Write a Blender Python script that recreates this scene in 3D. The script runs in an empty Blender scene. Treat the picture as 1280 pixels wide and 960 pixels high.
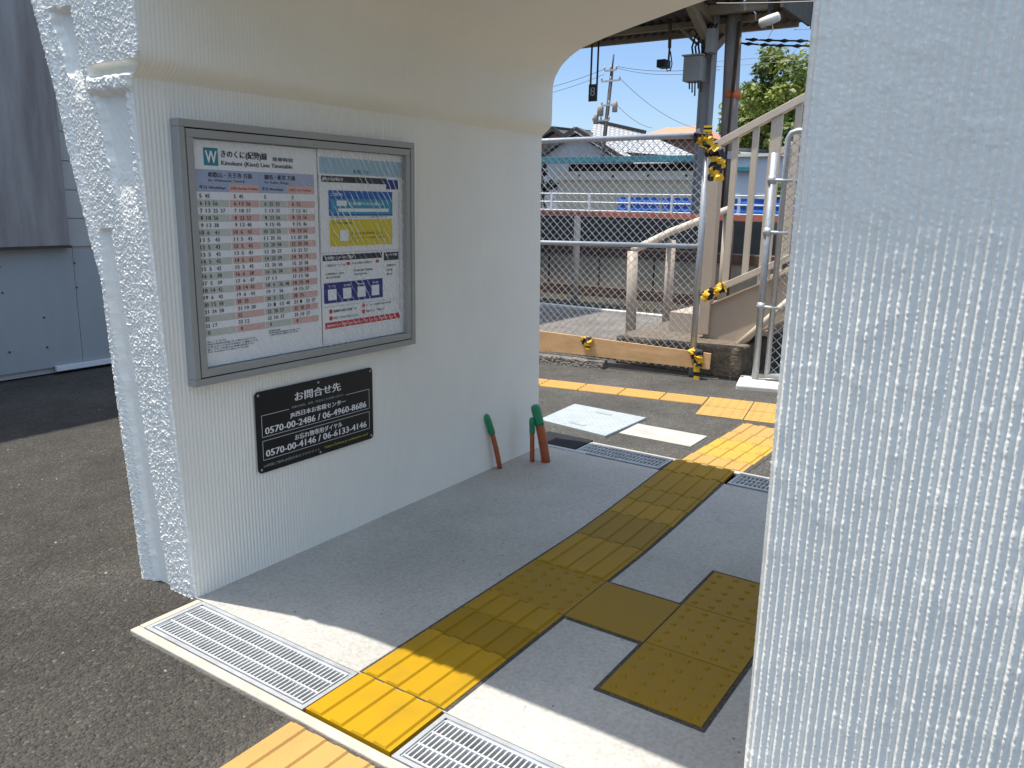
import bpy, bmesh, math, random
import numpy as np
from mathutils import Vector, Matrix
random.seed(7); RNG = np.random.RandomState(11)
C = bpy.context.scene.collection
SC = bpy.context.scene

# ---------------------------------------------------------------- camera, sky, sun, exposure
MR = np.array([[0.82746366, -0.1391127, 0.5440143],
               [0.5611872, 0.17156294, -0.80971296],
               [0.01930866, 0.97530191, 0.22003037]])
EYE = 1.31
cd = bpy.data.cameras.new('camera'); cam = bpy.data.objects.new('camera', cd); C.objects.link(cam)
m4 = Matrix([[*MR[i], [0, 0, EYE][i]] for i in range(3)] + [[0, 0, 0, 1]])
cam.matrix_world = m4
cd.sensor_width = 36; cd.lens = 1010 / 1280 * 36; cd.clip_start = .05; cd.clip_end = 2000
SC.camera = cam
SUN = Vector((-.25, -.13, 1)).normalized()
w = bpy.data.worlds.new('World'); SC.world = w; w.use_nodes = True
wn = w.node_tree.nodes; wl = w.node_tree.links
sky = wn.new('ShaderNodeTexSky'); sky.sky_type = 'NISHITA'; sky.sun_disc = False
sky.sun_elevation = math.asin(SUN.z); sky.sun_rotation = math.atan2(SUN.x, SUN.y)
sky.air_density = 1.0; sky.dust_density = .6; sky.ozone_density = 1.0; sky.altitude = 20
tcw = wn.new('ShaderNodeTexCoord'); sxw = wn.new('ShaderNodeSeparateXYZ'); wl.new(tcw.outputs['Generated'], sxw.inputs[0])
rw_ = wn.new('ShaderNodeValToRGB'); wl.new(sxw.outputs['Z'], rw_.inputs[0])      # added ramp: dims the low sky, boosts and warms the high sky's fill light
ew = rw_.color_ramp.elements; ew[0].position = .0; ew[0].color = (.335, .365, .43, 1); ew[1].position = .75; ew[1].color = (1.50, 1.315, 1.05, 1)
q_ = ew.new(.2); q_.color = (.345, .39, .465, 1)
mw = wn.new('ShaderNodeMix'); mw.data_type = 'RGBA'; mw.blend_type = 'MULTIPLY'; mw.inputs[0].default_value = 1
wl.new(sky.outputs[0], mw.inputs[6]); wl.new(rw_.outputs[0], mw.inputs[7]); wl.new(mw.outputs[2], wn['Background'].inputs[0])
wn['Background'].inputs[1].default_value = .15
sd = bpy.data.lights.new('sun', 'SUN'); sd.energy = 2.6; sd.angle = math.radians(.53); sd.color = (1, .955, .88)
so = bpy.data.objects.new('sun', sd); C.objects.link(so)
so.rotation_euler = SUN.to_track_quat('Z', 'Y').to_euler(); so.location = (-5, -5, 20)
SC.view_settings.view_transform = 'Standard'; SC.view_settings.look = 'None'
SC.view_settings.exposure = 1.3; SC.view_settings.gamma = 1; SC.view_settings.use_curve_mapping = False
SC.render.engine = 'CYCLES'
SC.cycles.max_bounces = 8; SC.cycles.diffuse_bounces = 5

def at(px, py, Y):            # the point of the plane y = Y that a photograph pixel shows
    r = MR @ np.array([px - 640, -(py - 480), -1010.]); t = Y / r[1]
    return Vector((r[0] * t, r[1] * t, r[2] * t + EYE))

# ---------------------------------------------------------------- materials
def nt(name):
    m = bpy.data.materials.new(name); m.use_nodes = True
    return m, m.node_tree.nodes, m.node_tree.links, m.node_tree.nodes['Principled BSDF']
def mat(name, col, rough=.6, metal=0, var=.12, vs=4, bump=0, bs=60, spec=.5, tint=None, scale3=None, bdist=.004):
    m, n, l, b = nt(name)
    b.inputs['Roughness'].default_value = rough; b.inputs['Metallic'].default_value = metal
    b.inputs['Specular IOR Level'].default_value = spec
    tc = n.new('ShaderNodeTexCoord'); src = tc.outputs['Object']
    if scale3:
        mp = n.new('ShaderNodeMapping'); mp.inputs['Scale'].default_value = scale3
        l.new(src, mp.inputs[0]); src = mp.outputs[0]
    nz = n.new('ShaderNodeTexNoise'); nz.inputs['Scale'].default_value = vs; nz.inputs['Detail'].default_value = 8
    nz.inputs['Roughness'].default_value = .65
    l.new(src, nz.inputs['Vector'])
    r = n.new('ShaderNodeValToRGB'); l.new(nz.outputs['Fac'], r.inputs[0])
    r.color_ramp.elements[0].position = .3; r.color_ramp.elements[1].position = .7
    lo = [c * (1 - var) for c in col]; hi = [min(1, c * (1 + var)) for c in col]
    if tint: lo = list(tint)
    r.color_ramp.elements[0].color = (*lo, 1); r.color_ramp.elements[1].color = (*hi, 1)
    l.new(r.outputs[0], b.inputs['Base Color'])
    if bump:
        bz = n.new('ShaderNodeTexNoise'); bz.inputs['Scale'].default_value = bs; bz.inputs['Detail'].default_value = 4
        l.new(src, bz.inputs['Vector'])
        bp = n.new('ShaderNodeBump'); bp.inputs['Strength'].default_value = bump; bp.inputs['Distance'].default_value = bdist
        l.new(bz.outputs['Fac'], bp.inputs['Height']); l.new(bp.outputs[0], b.inputs['Normal'])
    return m
M = {}
M['paint'] = mat('white_paint', (.91, .893, .815), .55, var=.03, vs=2.5, bump=.25, bs=170, bdist=.0015)
M['paint_smooth'] = mat('white_paint_soffit', (.92, .885, .77), .5, var=.03, vs=1.5, bump=.2, bs=60, bdist=.002)
M['alu'] = mat('grey_aluminium', (.36, .36, .34), .45, .15, var=.05, vs=3)
M['alu_dark'] = mat('dark_gap', (.01, .01, .01), .7, var=0)
M['paper'] = mat('poster_paper', (.82, .83, .83), .55, var=.03, vs=3)
M['black_plate'] = mat('black_plate', (.008, .008, .009), .38, var=.1, vs=5)
M['white_ink'] = mat('white_ink', (.85, .85, .85), .5, var=0)
M['black_ink'] = mat('black_ink', (.02, .02, .025), .5, var=0)
M['yellow_ink'] = mat('yellow_ink', (.45, .42, .03), .5, var=0)
M['steel'] = mat('galvanised_steel', (.40, .42, .44), .48, .4, var=.14, vs=30)
M['steel_matt'] = mat('dull_galvanised_steel', (.46, .48, .5), .5, .5, var=.15, vs=14, bump=.15, bs=80)
M['grate'] = mat('grating_steel', (.66, .67, .67), .42, .45, var=.15, vs=25)
M['kerbstone'] = mat('kerb_concrete', (.47, .42, .34), .8, var=.14, vs=14, bump=.4, bs=120)
M['dark_pit'] = mat('drain_dark', (.03, .03, .03), .9, var=.2)
M['orange_pipe'] = mat('orange_conduit', (.44, .11, .035), .5, var=.15, vs=12)
M['green_tape'] = mat('green_tape', (.03, .26, .12), .4, var=.2, vs=20)
M['rubber'] = mat('black_rubber', (.007, .008, .011), .85, var=.2, vs=14)
M['board'] = mat('plywood', (.74, .46, .23), .6, var=.18, vs=2.6, scale3=(1.6, 1, 6), tint=(.60, .34, .15))
M['beige'] = mat('beige_steel', (.46, .38, .30), .45, var=.06, vs=4)
M['beige_lt'] = mat('beige_rail', (.56, .48, .38), .45, var=.07, vs=6)
M['block'] = mat('rough_block', (.15, .12, .085), .95, var=.5, vs=18, bump=1, bs=40, bdist=.02)
M['wallgrey'] = mat('old_concrete', (.32, .27, .19), .9, var=.35, vs=2.2, bump=.5, bs=30, scale3=(1, 1, .5))
M['rust'] = mat('rust_brown', (.10, .055, .035), .85, var=.4, vs=6)
M['redrail'] = mat('faded_red_paint', (.46, .14, .09), .6, var=.3, vs=4)
M['platform_shade'] = mat('shaded_platform_wall', (.085, .08, .07), .8, var=.3, vs=2)
M['white_rail'] = mat('white_rail', (.75, .76, .75), .5, var=.06)
M['blue'] = mat('blue_sheet', (.02, .13, .52), .5, var=.3, vs=3, scale3=(1, 1, 5))
M['cream'] = mat('cream_wall', (.50, .44, .33), .85, var=.1, vs=1.4, scale3=(1, 1, .3))
M['cream_lt'] = mat('pale_fascia', (.66, .62, .52), .8, var=.08, vs=2)
M['teal'] = mat('teal_gutter', (.04, .19, .22), .45, var=.25, vs=2)
M['dark_wood'] = mat('dark_timber', (.05, .04, .035), .8, var=.3, vs=5)
M['greywall'] = mat('pale_grey_wall', (.50, .53, .56), .8, var=.05, vs=.8)
M['window'] = mat('dark_window', (.03, .035, .04), .15, var=.1)
M['plaster'] = mat('grey_plaster', (.40, .40, .40), .85, var=.1, vs=.8)
M['canopy'] = mat('canopy_sheet', (.09, .075, .06), .8, var=.35, vs=1.2, scale3=(1, 3, 1))
M['canopy_wood'] = mat('canopy_timber', (.30, .25, .18), .8, var=.25, vs=1.5)
M['column'] = mat('grey_column', (.36, .35, .345), .6, var=.2, vs=3, scale3=(3, 3, .6))
M['pole'] = mat('weathered_pole', (.30, .25, .21), .8, var=.3, vs=5, scale3=(3, 3, .5))
M['box'] = mat('box_enamel', (.34, .33, .30), .5, var=.1, vs=3)
M['black'] = mat('black_cable', (.012, .012, .014), .5, var=.1)
M['orange'] = mat('orange_band', (.75, .16, .03), .5, var=.15, vs=8)
M['lamp'] = mat('lamp_white', (.68, .66, .58), .35, var=.05)
M['concrete_pole'] = mat('utility_concrete', (.07, .065, .06), .8, var=.15)
M['upper_slab'] = mat('weathered_panel', (.25, .245, .245), .75, tint=(.14, .125, .12), var=.2, vs=3, scale3=(1, 2.2, .25), bump=.2, bs=25)
M['lower_panel'] = mat('blue_grey_panel', (.28, .305, .32), .55, var=.07, vs=2, scale3=(1, 2, .5))
M['siding'] = mat('pale_siding', (.36, .36, .355), .7, var=.05, vs=2)
M['trim'] = mat('pale_trim', (.6, .62, .64), .5, var=.05)
M['fabric_sign'] = mat('sign_dark', (.05, .055, .06), .6, var=.15)
M['bark'] = mat('bark', (.07, .055, .04), .95, var=.4, vs=9, bump=.6, bs=20, bdist=.03)
M['strip'] = mat('smooth_concrete_strip', (.40, .385, .355), .8, var=.12, vs=7, bump=.3, bs=80)
M['footing'] = mat('white_concrete', (.66, .64, .58), .85, var=.12, vs=9, bump=.4, bs=60)
M['brown_house'] = mat('brown_cladding', (.22, .12, .08), .8, var=.2, vs=2)
M['red_tile'] = mat('orange_tile', (.52, .22, .13), .8, var=.2, vs=1.5, scale3=(1, 4, 1))

def flat(name, col, rough=.55): return mat(name, col, rough, var=.05, vs=8)

def tonemat(name, c0, c1, rough=.55, bump=.3, dirt=(.25, .2, .1)):   # tiles of mixed batches: a per-face 'tone' picks the batch
    m, n, l, b = nt(name)
    a = n.new('ShaderNodeAttribute'); a.attribute_name = 'tone'
    mx = n.new('ShaderNodeMix'); mx.data_type = 'RGBA'
    mx.inputs[6].default_value = (*c0, 1); mx.inputs[7].default_value = (*c1, 1)
    l.new(a.outputs['Fac'], mx.inputs[0])
    tc = n.new('ShaderNodeTexCoord'); nz = n.new('ShaderNodeTexNoise'); nz.inputs['Scale'].default_value = 9; nz.inputs['Detail'].default_value = 9
    l.new(tc.outputs['Object'], nz.inputs[0])
    r = n.new('ShaderNodeValToRGB'); r.color_ramp.elements[0].position = .47; r.color_ramp.elements[1].position = .8
    r.color_ramp.elements[0].color = (0, 0, 0, 1); r.color_ramp.elements[1].color = (.55, .55, .55, 1)
    l.new(nz.outputs['Fac'], r.inputs[0])
    m2 = n.new('ShaderNodeMix'); m2.data_type = 'RGBA'; m2.inputs[7].default_value = (*dirt, 1)
    l.new(r.outputs[0], m2.inputs[0]); l.new(mx.outputs[2], m2.inputs[6]); l.new(m2.outputs[2], b.inputs['Base Color'])
    bz = n.new('ShaderNodeTexNoise'); bz.inputs['Scale'].default_value = 260; l.new(tc.outputs['Object'], bz.inputs[0])
    bp = n.new('ShaderNodeBump'); bp.inputs['Strength'].default_value = bump; bp.inputs['Distance'].default_value = .002
    l.new(bz.outputs['Fac'], bp.inputs['Height']); l.new(bp.outputs[0], b.inputs['Normal'])
    b.inputs['Roughness'].default_value = rough; b.inputs['Specular IOR Level'].default_value = .2
    return m
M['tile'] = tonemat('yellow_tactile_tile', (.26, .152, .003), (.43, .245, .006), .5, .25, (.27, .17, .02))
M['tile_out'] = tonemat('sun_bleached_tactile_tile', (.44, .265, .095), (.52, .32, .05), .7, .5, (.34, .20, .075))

def asphalt(name, dark, light, stone, scale=1.0):
    m, n, l, b = nt(name)
    tc = n.new('ShaderNodeTexCoord')
    v = n.new('ShaderNodeTexVoronoi'); v.inputs['Scale'].default_value = 150 * scale
    v2 = n.new('ShaderNodeTexVoronoi'); v2.inputs['Scale'].default_value = 62 * scale
    big = n.new('ShaderNodeTexNoise'); big.inputs['Scale'].default_value = 1.6; big.inputs['Detail'].default_value = 10; big.inputs['Roughness'].default_value = .78
    mid = n.new('ShaderNodeTexNoise'); mid.inputs['Scale'].default_value = 26 * scale; mid.inputs['Detail'].default_value = 6; mid.inputs['Roughness'].default_value = .8
    for q in (v, v2, big, mid): l.new(tc.outputs['Object'], q.inputs['Vector'])
    sep = n.new('ShaderNodeSeparateColor'); l.new(v.outputs['Color'], sep.inputs[0])
    r = n.new('ShaderNodeValToRGB'); e = r.color_ramp.elements
    e[0].position = 0; e[0].color = (*dark, 1); e[1].position = 1; e[1].color = (*stone, 1)
    x = e.new(.7); x.color = (*[(a + c) / 2 for a, c in zip(dark, light)], 1); x = e.new(.975); x.color = (*light, 1)
    l.new(sep.outputs[0], r.inputs[0])
    rb = n.new('ShaderNodeValToRGB'); rb.color_ramp.elements[0].position = .3; rb.color_ramp.elements[1].position = .7
    rb.color_ramp.elements[0].color = (.55, .535, .51, 1); rb.color_ramp.elements[1].color = (1.32, 1.29, 1.25, 1)
    l.new(big.outputs['Fac'], rb.inputs[0])
    mu = n.new('ShaderNodeMix'); mu.data_type = 'RGBA'; mu.blend_type = 'MULTIPLY'; mu.inputs[0].default_value = 1
    l.new(r.outputs[0], mu.inputs[6]); l.new(rb.outputs[0], mu.inputs[7]); l.new(mu.outputs[2], b.inputs['Base Color'])
    add = n.new('ShaderNodeMath'); add.operation = 'MULTIPLY_ADD'; add.inputs[1].default_value = -.55
    l.new(v.outputs['Distance'], add.inputs[0]); l.new(mid.outputs['Fac'], add.inputs[2])
    ad2 = n.new('ShaderNodeMath'); ad2.operation = 'MULTIPLY_ADD'; ad2.inputs[1].default_value = -.5
    l.new(v2.outputs['Distance'], ad2.inputs[0]); l.new(add.outputs[0], ad2.inputs[2])
    bp = n.new('ShaderNodeBump'); bp.inputs['Strength'].default_value = 1; bp.inputs['Distance'].default_value = .016 / scale
    l.new(ad2.outputs[0], bp.inputs['Height']); l.new(bp.outputs[0], b.inputs['Normal'])
    b.inputs['Roughness'].default_value = .85; b.inputs['Specular IOR Level'].default_value = .35
    return m
M['asphalt'] = asphalt('asphalt', (.058, .054, .048), (.106, .098, .086), (.17, .16, .146), .8)
M['asphalt_yard'] = asphalt('yard_asphalt', (.085, .083, .077), (.15, .146, .135), (.24, .235, .22), .9)
M['grout'] = asphalt('grout', (.10, .095, .085), (.15, .14, .12), (.2, .19, .17), 1)
M['ballast'] = asphalt('ballast', (.05, .042, .035), (.14, .12, .10), (.25, .22, .2), .25)
M['platform'] = asphalt('worn_concrete', (.22, .20, .18), (.33, .31, .275), (.45, .43, .4), .35)

def floor_mat():
    m, n, l, b = nt('trowelled_concrete')
    tc = n.new('ShaderNodeTexCoord')
    big = n.new('ShaderNodeTexNoise'); big.inputs['Scale'].default_value = 1.7; big.inputs['Detail'].default_value = 9; big.inputs['Roughness'].default_value = .6
    fine = n.new('ShaderNodeTexNoise'); fine.inputs['Scale'].default_value = 75; fine.inputs['Detail'].default_value = 5; fine.inputs['Roughness'].default_value = .8
    pit = n.new('ShaderNodeTexVoronoi'); pit.inputs['Scale'].default_value = 34
    for q in (big, fine, pit): l.new(tc.outputs['Object'], q.inputs['Vector'])
    r = n.new('ShaderNodeValToRGB'); r.color_ramp.elements[0].position = .32; r.color_ramp.elements[1].position = .68
    r.color_ramp.elements[0].color = (.37, .36, .335, 1); r.color_ramp.elements[1].color = (.51, .495, .46, 1)
    l.new(big.outputs['Fac'], r.inputs[0])
    r2 = n.new('ShaderNodeValToRGB'); r2.color_ramp.elements[0].position = .3; r2.color_ramp.elements[1].position = .6
    r2.color_ramp.elements[0].color = (.72, .7, .66, 1); r2.color_ramp.elements[1].color = (1.06, 1.06, 1.06, 1)
    l.new(fine.outputs['Fac'], r2.inputs[0])
    mu = n.new('ShaderNodeMix'); mu.data_type = 'RGBA'; mu.blend_type = 'MULTIPLY'; mu.inputs[0].default_value = 1
    l.new(r.outputs[0], mu.inputs[6]); l.new(r2.outputs[0], mu.inputs[7])
    # sparse dark pin holes
    sp = n.new('ShaderNodeSeparateColor'); l.new(pit.outputs['Color'], sp.inputs[0])
    g = n.new('ShaderNodeMath'); g.operation = 'GREATER_THAN'; g.inputs[1].default_value = .93; l.new(sp.outputs[0], g.inputs[0])
    ls = n.new('ShaderNodeMath'); ls.operation = 'LESS_THAN'; ls.inputs[1].default_value = .13; l.new(pit.outputs['Distance'], ls.inputs[0])
    an = n.new('ShaderNodeMath'); an.operation = 'MULTIPLY'; l.new(g.outputs[0], an.inputs[0]); l.new(ls.outputs[0], an.inputs[1])
    m2 = n.new('ShaderNodeMix'); m2.data_type = 'RGBA'; m2.inputs[7].default_value = (.13, .12, .11, 1)
    vs_ = n.new('ShaderNodeVectorMath'); vs_.operation = 'DISTANCE'; vs_.inputs[1].default_value = (-1.08, .62, .075); l.new(tc.outputs['Object'], vs_.inputs[0])
    dm = n.new('ShaderNodeMapRange'); dm.inputs[1].default_value = .08; dm.inputs[2].default_value = .48; dm.inputs[3].default_value = .55; dm.inputs[4].default_value = 0; l.new(vs_.outputs['Value'], dm.inputs[0])
    st_ = n.new('ShaderNodeMath'); st_.operation = 'MULTIPLY'; l.new(dm.outputs[0], st_.inputs[0]); l.new(big.outputs['Fac'], st_.inputs[1])
    m3 = n.new('ShaderNodeMix'); m3.data_type = 'RGBA'; m3.inputs[7].default_value = (.30, .22, .15, 1); l.new(st_.outputs[0], m3.inputs[0]); l.new(mu.outputs[2], m3.inputs[6]); mu = m3
    l.new(an.outputs[0], m2.inputs[0]); l.new(mu.outputs[2], m2.inputs[6]); l.new(m2.outputs[2], b.inputs['Base Color'])
    bp = n.new('ShaderNodeBump'); bp.inputs['Strength'].default_value = .35; bp.inputs['Distance'].default_value = .003
    l.new(fine.outputs['Fac'], bp.inputs['Height']); l.new(bp.outputs[0], b.inputs['Normal'])
    b.inputs['Roughness'].default_value = .62
    return m
M['floor'] = floor_mat()

def tile_roof(name, col, gap):           # courses of pan tiles
    m, n, l, b = nt(name)
    tc = n.new('ShaderNodeTexCoord')
    br = n.new('ShaderNodeTexBrick'); br.inputs['Scale'].default_value = 1
    br.inputs['Color1'].default_value = (*col, 1); br.inputs['Color2'].default_value = (*[c * .86 for c in col], 1); br.inputs['Mortar'].default_value = (*gap, 1)
    br.inputs['Brick Width'].default_value = .3; br.inputs['Row Height'].default_value = .3; br.inputs['Mortar Size'].default_value = .03
    l.new(tc.outputs['UV'], br.inputs['Vector']); l.new(br.outputs['Color'], b.inputs['Base Color'])
    b.inputs['Roughness'].default_value = .45
    return m
M['rooftile'] = tile_roof('silver_roof_tiles', (.40, .40, .40), (.10, .10, .10))
M['rooftile_dark'] = tile_roof('dark_roof_tiles', (.10, .10, .105), (.03, .03, .03))

def leafmat(name, a, c):
    m, n, l, b = nt(name)
    t = n.new('ShaderNodeAttribute'); t.attribute_name = 'tone'
    mx = n.new('ShaderNodeMix'); mx.data_type = 'RGBA'; mx.inputs[6].default_value = (*a, 1); mx.inputs[7].default_value = (*c, 1)
    l.new(t.outputs['Fac'], mx.inputs[0]); l.new(mx.outputs[2], b.inputs['Base Color'])
    b.inputs['Roughness'].default_value = .55
    tr = n.new('ShaderNodeBsdfTranslucent'); l.new(mx.outputs[2], tr.inputs[0])
    ms = n.new('ShaderNodeMixShader'); ms.inputs[0].default_value = .3
    l.new(b.outputs[0], ms.inputs[1]); l.new(tr.outputs[0], ms.inputs[2]); l.new(ms.outputs[0], n['Material Output'].inputs[0])
    return m
M['leaf'] = leafmat('broad_leaves', (.045, .085, .014), (.23, .27, .045))
M['leaf_dark'] = leafmat('dark_leaves', (.012, .02, .01), (.03, .045, .02))
M['weed'] = leafmat('dry_weeds', (.10, .12, .03), (.28, .25, .09))

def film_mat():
    m, n, l, b = nt('creased_clear_film')  # white diagonal streaks paint the highlights of its creases into the film
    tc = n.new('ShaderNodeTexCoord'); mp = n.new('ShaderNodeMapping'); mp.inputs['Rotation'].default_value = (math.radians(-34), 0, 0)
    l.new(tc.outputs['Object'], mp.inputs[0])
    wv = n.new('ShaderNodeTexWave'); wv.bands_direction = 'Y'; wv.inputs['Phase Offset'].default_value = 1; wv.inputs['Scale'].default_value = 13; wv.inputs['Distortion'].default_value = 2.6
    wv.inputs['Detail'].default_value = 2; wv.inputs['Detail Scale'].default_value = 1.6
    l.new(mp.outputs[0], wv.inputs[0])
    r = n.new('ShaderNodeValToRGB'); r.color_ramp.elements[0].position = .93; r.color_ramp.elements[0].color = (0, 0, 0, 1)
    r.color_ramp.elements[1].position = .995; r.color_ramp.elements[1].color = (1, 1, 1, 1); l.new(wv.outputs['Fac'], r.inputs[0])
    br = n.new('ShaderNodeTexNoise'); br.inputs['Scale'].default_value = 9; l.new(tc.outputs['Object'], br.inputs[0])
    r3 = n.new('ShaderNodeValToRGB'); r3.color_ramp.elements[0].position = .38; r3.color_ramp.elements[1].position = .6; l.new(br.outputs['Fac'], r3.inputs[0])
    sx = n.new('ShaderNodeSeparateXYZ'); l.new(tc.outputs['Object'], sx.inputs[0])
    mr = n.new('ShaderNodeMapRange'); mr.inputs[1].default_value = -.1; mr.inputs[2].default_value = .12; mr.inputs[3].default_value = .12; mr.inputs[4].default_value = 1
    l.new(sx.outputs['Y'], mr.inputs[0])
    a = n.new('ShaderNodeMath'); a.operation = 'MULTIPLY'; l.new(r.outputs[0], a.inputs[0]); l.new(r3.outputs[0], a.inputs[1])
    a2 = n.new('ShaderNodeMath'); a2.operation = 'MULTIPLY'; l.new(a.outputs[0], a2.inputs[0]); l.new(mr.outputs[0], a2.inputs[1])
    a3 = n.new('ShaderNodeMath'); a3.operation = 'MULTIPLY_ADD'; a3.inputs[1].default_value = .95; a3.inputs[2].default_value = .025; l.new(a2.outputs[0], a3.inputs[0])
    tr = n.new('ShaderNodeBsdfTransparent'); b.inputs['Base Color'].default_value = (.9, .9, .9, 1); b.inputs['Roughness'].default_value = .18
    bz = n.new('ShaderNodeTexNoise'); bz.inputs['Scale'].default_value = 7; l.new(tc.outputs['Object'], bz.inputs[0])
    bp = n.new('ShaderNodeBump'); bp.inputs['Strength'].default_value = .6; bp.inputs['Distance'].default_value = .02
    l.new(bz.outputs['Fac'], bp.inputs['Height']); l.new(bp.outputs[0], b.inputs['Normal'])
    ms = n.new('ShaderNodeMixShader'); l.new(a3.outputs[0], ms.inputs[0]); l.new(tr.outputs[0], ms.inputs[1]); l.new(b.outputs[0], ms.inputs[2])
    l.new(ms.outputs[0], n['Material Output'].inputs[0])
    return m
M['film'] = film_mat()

def tiger_mat():
    m, n, l, b = nt('tiger_tape')
    a = n.new('ShaderNodeAttribute'); a.attribute_name = 'tone'
    mx = n.new('ShaderNodeMix'); mx.data_type = 'RGBA'; mx.inputs[6].default_value = (.012, .011, .016, 1); mx.inputs[7].default_value = (.78, .45, .02, 1)
    l.new(a.outputs['Fac'], mx.inputs[0]); l.new(mx.outputs[2], b.inputs['Base Color']); b.inputs['Roughness'].default_value = .65
    return m
M['tiger'] = tiger_mat()

# ---------------------------------------------------------------- mesh helpers
WL = {}
class MB:
    def __init__(s): s.v = []; s.f = []; s.tone = {}; s.uv = None
    def add(s, vs, fs, tone=None):
        o = len(s.v); s.v += [tuple(p) for p in vs]
        for f in fs:
            if tone is not None: s.tone[len(s.f)] = tone
            s.f.append(tuple(o + i for i in f))
        return s
    def box(s, x0, x1, y0, y1, z0, z1, tone=None):
        return s.hexa([(x0, y0, z0), (x1, y0, z0), (x1, y1, z0), (x0, y1, z0)], [(x0, y0, z1), (x1, y0, z1), (x1, y1, z1), (x0, y1, z1)], tone)
    def hexa(s, lo, hi, tone=None):
        n = len(lo); vs = list(lo) + list(hi)
        fs = [tuple(range(n))[::-1], tuple(range(n, 2 * n))] + [(i, (i + 1) % n, n + (i + 1) % n, n + i) for i in range(n)]
        return s.add(vs, fs, tone)
    def ext(s, poly, vec, tone=None):
        vec = Vector(vec); return s.hexa([Vector(p) for p in poly], [Vector(p) + vec for p in poly], tone)
    def bar(s, a, b, w, h, up=(0, 0, 1)):           # rectangular bar: w sideways, h along up
        a = Vector(a); b = Vector(b); d = (b - a).normalized(); u = Vector(up)
        sd_ = d.cross(u)
        if sd_.length < 1e-4: sd_ = d.cross(Vector((1, 0, 0)))
        sd_.normalize(); u = sd_.cross(d).normalized()
        q = [(-w / 2, -h / 2), (w / 2, -h / 2), (w / 2, h / 2), (-w / 2, h / 2)]
        return s.hexa([a + sd_ * i + u * j for i, j in q], [b + sd_ * i + u * j for i, j in q])
    def tube(s, pts, r, n=10, cap=True):
        pts = [Vector(p) for p in pts]; rs = r if isinstance(r, (list, tuple)) else [r] * len(pts)
        rings = []; ref = None
        for i, p in enumerate(pts):
            d = (pts[min(i + 1, len(pts) - 1)] - pts[max(i - 1, 0)]).normalized()
            if ref is None: ref = d.cross(Vector((0, 0, 1))) if abs(d.z) < .95 else d.cross(Vector((1, 0, 0)))
            ref = (ref - d * ref.dot(d)).normalized(); bi = d.cross(ref)
            rings.append([p + (ref * math.cos(2 * math.pi * k / n) + bi * math.sin(2 * math.pi * k / n)) * rs[i] for k in range(n)])
        vs = [q for g in rings for q in g]; fs = []
        for i in range(len(pts) - 1):
            for k in range(n): fs.append((i * n + k, i * n + (k + 1) % n, (i + 1) * n + (k + 1) % n, (i + 1) * n + k))
        if cap: fs.append(tuple(range(n))[::-1]); fs.append(tuple(range((len(pts) - 1) * n, len(pts) * n)))
        return s.add(vs, fs)
    def build(s, name, m, parent=None, smooth=False, bevel=0, base=None):
        me = bpy.data.meshes.new(name); v = np.array(s.v, dtype=float)
        if parent is not None: o = np.array(WL[parent.name])
        else:
            o = np.array([(v[:, 0].min() + v[:, 0].max()) / 2, (v[:, 1].min() + v[:, 1].max()) / 2, v[:, 2].min()]) if base is None else np.array(base)
        me.from_pydata([tuple(p) for p in (v - o)], [], s.f); me.update()
        if s.tone:
            at_ = me.attributes.new('tone', 'FLOAT', 'FACE'); at_.data.foreach_set('value', [s.tone.get(i, 0.) for i in range(len(s.f))])
        return fin(name, me, m, parent, o, smooth, bevel)
def fin(name, me, m, parent, o, smooth=False, bevel=0):
    if smooth: me.polygons.foreach_set('use_smooth', [True] * len(me.polygons))
    me.materials.append(M[m] if isinstance(m, str) else m)
    ob = bpy.data.objects.new(name, me); C.objects.link(ob)
    if parent is not None: ob.parent = parent; WL[ob.name] = WL[parent.name]
    else: ob.location = o; WL[ob.name] = tuple(o)
    if bevel:
        md = ob.modifiers.new('bevel', 'BEVEL'); md.width = bevel; md.segments = 2; md.limit_method = 'ANGLE'
    return ob
def grid(name, P, m, parent=None, smooth=True, flip=False):      # P: (rows, cols, 3) numpy sheet
    r, c, _ = P.shape; v = P.reshape(-1, 3)
    o = np.array(WL[parent.name]) if parent is not None else np.array([v[:, 0].mean(), v[:, 1].mean(), v[:, 2].min()])
    me = bpy.data.meshes.new(name); idx = np.arange(r * c).reshape(r, c)
    q = np.stack([idx[:-1, :-1], idx[:-1, 1:], idx[1:, 1:], idx[1:, :-1]], -1).reshape(-1, 4)
    if flip: q = q[:, ::-1]
    me.vertices.add(r * c); me.vertices.foreach_set('co', (v - o).ravel())
    me.loops.add(q.size); me.loops.foreach_set('vertex_index', q.ravel())
    me.polygons.add(len(q)); me.polygons.foreach_set('loop_start', np.arange(0, q.size, 4)); me.polygons.foreach_set('loop_total', np.full(len(q), 4))
    me.update(calc_edges=True); me.validate()
    return fin(name, me, m, parent, o, smooth)
def tag(o, label=None, cat=None, group=None, kind=None):
    if label: o['label'] = label
    if cat: o['category'] = cat
    if group: o['group'] = group
    if kind: o['kind'] = kind
    return o
def thing(name, loc, label, cat, group=None):
    o = bpy.data.objects.new(name, None); C.objects.link(o); o.location = loc; o.empty_display_size = .1
    WL[o.name] = tuple(loc); return tag(o, label, cat, group)
def struct(o, label=None, cat=None): o['kind'] = 'structure'; return tag(o, label, cat)

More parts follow.
